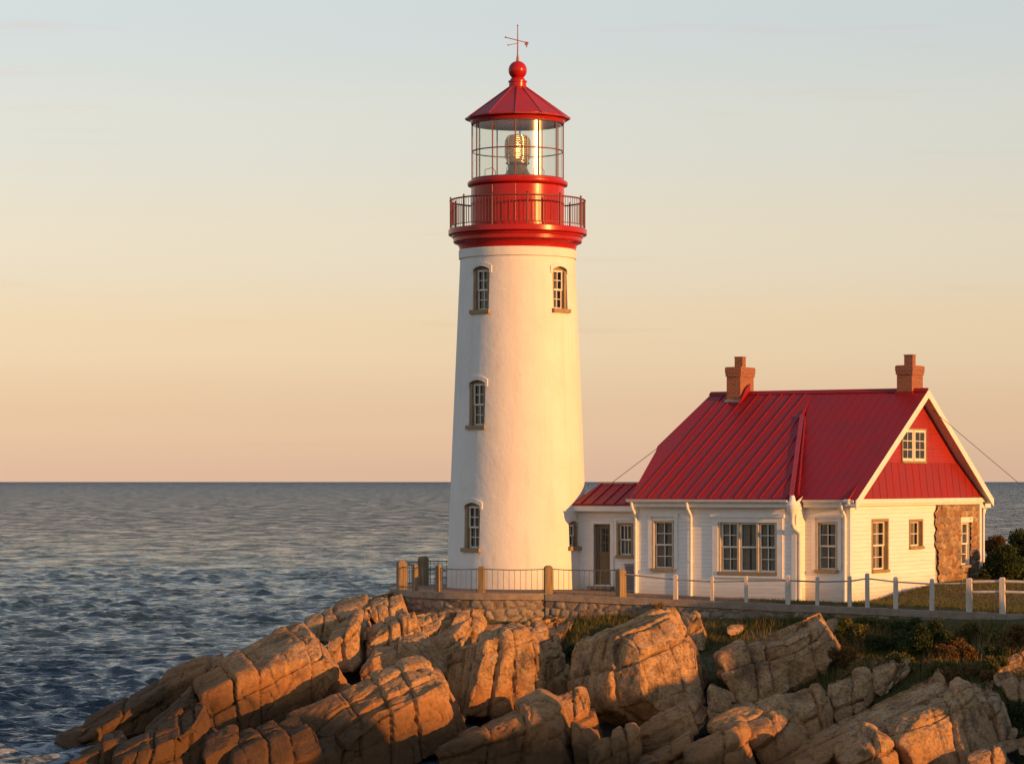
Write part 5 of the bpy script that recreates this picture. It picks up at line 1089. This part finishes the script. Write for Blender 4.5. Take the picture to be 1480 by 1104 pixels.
def shrubs():
    S = [
     ('olive bush under the wall coping, left end of the slope thicket', 1235, 925, 70, 42, 'grass', 5200, 1.3),
     ('brownish low bush in front of the olive one, behind the tan block', 1222, 965, 70, 40, 'rustleaf', 3200, 1.2),
     ('big dark green bush in the middle of the slope below the fence', 1345, 945, 92, 58, 'leaf', 9500, 1.6),
     ('dark green bush left of the biggest one, under the coping', 1285, 935, 66, 46, 'leaf', 6000, 1.3),
     ('round olive bush on the grass just below the biggest one', 1300, 968, 64, 36, 'grass', 4200, 1.2),
     ('golden-tipped bush against the wall at the right of the thicket', 1420, 925, 70, 38, 'grass', 4600, 1.2),
     ('rust-tipped bush at the right edge below the coping', 1470, 935, 60, 36, 'rustleaf', 3600, 1.2),
     ('small dark bush on the edge of the pale broken slab', 1222, 1050, 34, 30, 'leaf', 2200, .6),
     ('small dark bush in the gap left of the sloping chain', 1032, 1042, 30, 22, 'leaf', 1500, .6),
     ('ragged dark bush growing beside the lumpy grey boulder', 1466, 1046, 52, 50, 'leaf', 3600, .9),
     ('tiny bush at the top corner of the tan block', 1190, 930, 26, 24, 'leaf', 1300, .5),
     ('low golden bush on the lit grass above the lower right boulders', 1400, 985, 66, 32, 'rustleaf', 3600, 1.2),
     ('low green bush on the lit grass at the right', 1440, 970, 60, 28, 'grass', 3400, 1.),
     ('low dark mat of leaves between the centre block and the largest boulder', 828, 940, 50, 30, 'leaf', 3000, .9),
     ('straw-tipped tuft under the wall right of the passage door', 952, 893, 22, 22, 'straw', 900, .5),
    ]
    S += [
     ('straggly olive bush between the stone by the tan block and the thicket', 1258, 905, 54, 26, 'grass', 3200, 1.0),
     ('brown bush right of the middle of the thicket, above the lit grass', 1385, 950, 62, 40, 'rustleaf', 4200, 1.2),
     ('low olive bush in front of the brown one at the right of the thicket', 1362, 972, 56, 30, 'grass', 3400, 1.0),
     ('dark bush directly under the coping between the two biggest ones', 1318, 915, 60, 34, 'leaf', 4600, 1.0),
     ('yellowed bush at the lower left end of the thicket', 1255, 975, 52, 34, 'straw', 2200, .9),
     ('dark bush under the right-hand end of the coping', 1450, 950, 56, 36, 'leaf', 4400, 1.0),
    ]
    for i, (l, px, py, w, h, mt, n, dp) in enumerate(S): shrub_px(l, px, py, w, h, mt, n, dp, 50+i)
    B = [
     ('tall dark conifer-like shrub at the right edge against the sea', 1476, 862, 56, 88, 'leaf', 9000, 98, 2.0),
     ('rust-coloured bush between the porch post and the tall dark shrub', 1440, 856, 56, 74, 'rustleaf', 7000, 99.5, 1.6),
     ('dark green bush low in front of the rust-coloured one', 1452, 868, 74, 58, 'leaf', 8000, 95, 1.4),
     ('dark hedge-like bush behind the porch post', 1424, 850, 40, 62, 'leaf', 4500, 101, 1.4),
     ('green bush beyond the right edge of the picture', 1530, 868, 80, 90, 'leaf', 5000, 96, 2.0),
    ]
    for i, (l, px, py, w, h, mt, n, Y, dp) in enumerate(B): shrub_px(l, px, py, w, h, mt, n, dp, 80+i, Y=Y, leaf=.09, grp='bushes behind the house')
    K = [(.788*s+.616*c, -.616*s+.788*c, w, h) for c, s, w, h in ((72.3,-20,2.2,.7),(67.6,-20,2,.6),(68.3,-18,1.6,.5),(54.8,-20,2.2,.8),(52.5,-19,2.6,.9),(76.5,-20,2.4,.5),(79,-19,3,.8),(49.5,-20,3,1.2),(82,-20,3,1.),(65.0,-19,1.2,.35))]  # unseen bushes, added to break up the knoll's shadow line on the rocks
    for i, (x, y, w, h) in enumerate(KN if KN is not None else K): shrub('unseen bush added on the shading knoll beyond the right edge of the picture', x, y, w, h, w*.8, 'leaf', 3500, .13, 120+i, grp='added bushes on the shading knoll to the right')
KN = None
shrubs()

# ------------------------------------------------------------------ camera, sun, sky
cam = bpy.data.cameras.new('camera'); co = bpy.data.objects.new('camera', cam); COL.objects.link(co); sc.camera = co
co.location = (0, 0, CZ); co.rotation_euler = (R(90), 0, 0); cam.sensor_width = 36; cam.lens = 36*F/1480; cam.shift_y = 144/1480; cam.clip_start = 1; cam.clip_end = 200000
SUN_A, SUN_E = 52, 8.5
S = Vector((math.sin(R(SUN_A))*math.cos(R(SUN_E)), -math.cos(R(SUN_A))*math.cos(R(SUN_E)), math.sin(R(SUN_E))))
li = bpy.data.lights.new('sun', 'SUN'); li.energy = 5.0; li.angle = R(.5); li.color = (1, .425, .105)
lo = bpy.data.objects.new('sun', li); COL.objects.link(lo); lo.rotation_euler = S.to_track_quat('Z', 'Y').to_euler(); lo.location = (40, -20, 30)
w = bpy.data.worlds.new('World'); sc.world = w; w.use_nodes = True; nt = w.node_tree; nt.nodes.clear(); L = nt.links.new
def wn(t, **k):
    n = nt.nodes.new(t)
    for a, b in k.items(): setattr(n, a, b)
    return n
out = wn('ShaderNodeOutputWorld'); bg = wn('ShaderNodeBackground'); L(bg.outputs[0], out.inputs[0]); bg.inputs[1].default_value = .76
sky = wn('ShaderNodeTexSky', sky_type='NISHITA', sun_disc=False, sun_elevation=R(SUN_E), sun_rotation=R(180-SUN_A), air_density=1.2, dust_density=2.5, ozone_density=1.5)
sk = wn('ShaderNodeVectorMath', operation='SCALE'); L(sky.outputs[0], sk.inputs[0]); sk.inputs['Scale'].default_value = .10
tc = wn('ShaderNodeTexCoord'); sp_ = wn('ShaderNodeSeparateXYZ'); L(tc.outputs['Generated'], sp_.inputs[0])
def srgb(*c): return tuple((q/255/12.92 if q/255 <= .04045 else ((q/255+.055)/1.055)**2.4) for q in c)
rp = wn('ShaderNodeValToRGB'); e = rp.color_ramp; e.interpolation = 'EASE'
stops = [(-.02,(195,165,145)), (0,(228,188,160)), (.022,(236,200,165)), (.052,(242,216,179)), (.085,(237,224,200)), (.125,(226,225,214)), (.165,(214,221,221)), (.30,(186,196,204)), (.55,(150,164,184)), (1.,(112,132,165))]
mr = wn('ShaderNodeMapRange'); L(sp_.outputs[2], mr.inputs[0]); mr.inputs[1].default_value = -.02; mr.inputs[2].default_value = 1
while len(e.elements) < len(stops): e.elements.new(.5)
for q, (p, c) in zip(e.elements, stops): q.position = (p+.02)/1.02; q.color = (*srgb(*c), 1)
L(mr.outputs[0], rp.inputs[0])
mx = wn('ShaderNodeMix', data_type='RGBA'); mx.inputs[0].default_value = .92; L(sk.outputs[0], mx.inputs[6]); L(rp.outputs[0], mx.inputs[7])
# thin streaks of cloud low over the sea
mp = wn('ShaderNodeMapping'); mp.inputs['Scale'].default_value = (5, 5, 95); mp.inputs['Rotation'].default_value = (0, R(2.2), 0); L(tc.outputs['Generated'], mp.inputs[0])
nz = wn('ShaderNodeTexNoise'); nz.inputs['Scale'].default_value = 1.4; nz.inputs['Detail'].default_value = 6; nz.inputs['Roughness'].default_value = .55; L(mp.outputs[0], nz.inputs[0])
r2 = wn('ShaderNodeValToRGB'); r2.color_ramp.elements[0].position = .62; r2.color_ramp.elements[1].position = .80; L(nz.outputs[0], r2.inputs[0])
m1 = wn('ShaderNodeMath', operation='MULTIPLY'); L(r2.outputs[0], m1.inputs[0]); m1.inputs[1].default_value = .32
mx2 = wn('ShaderNodeMix', data_type='RGBA'); L(m1.outputs[0], mx2.inputs[0]); L(mx.outputs[2], mx2.inputs[6]); mx2.inputs[7].default_value = (*srgb(216,180,160), 1)
ms = wn('ShaderNodeMapRange'); L(sp_.outputs[0], ms.inputs[0]); ms.inputs[1].default_value = -.2; ms.inputs[2].default_value = .2; ms.inputs[3].default_value = 1.06; ms.inputs[4].default_value = .95
vs_ = wn('ShaderNodeVectorMath', operation='SCALE'); L(mx2.outputs[2], vs_.inputs[0]); L(ms.outputs[0], vs_.inputs['Scale']); L(vs_.outputs[0], bg.inputs[0])
sc.view_settings.view_transform = 'Standard'; sc.view_settings.look = 'None'; sc.view_settings.exposure = .4; sc.view_settings.gamma = 1
sc.render.engine = 'CYCLES'; sc.cycles.use_denoising = True; sc.cycles.max_bounces = 8; sc.cycles.transparent_max_bounces = 16
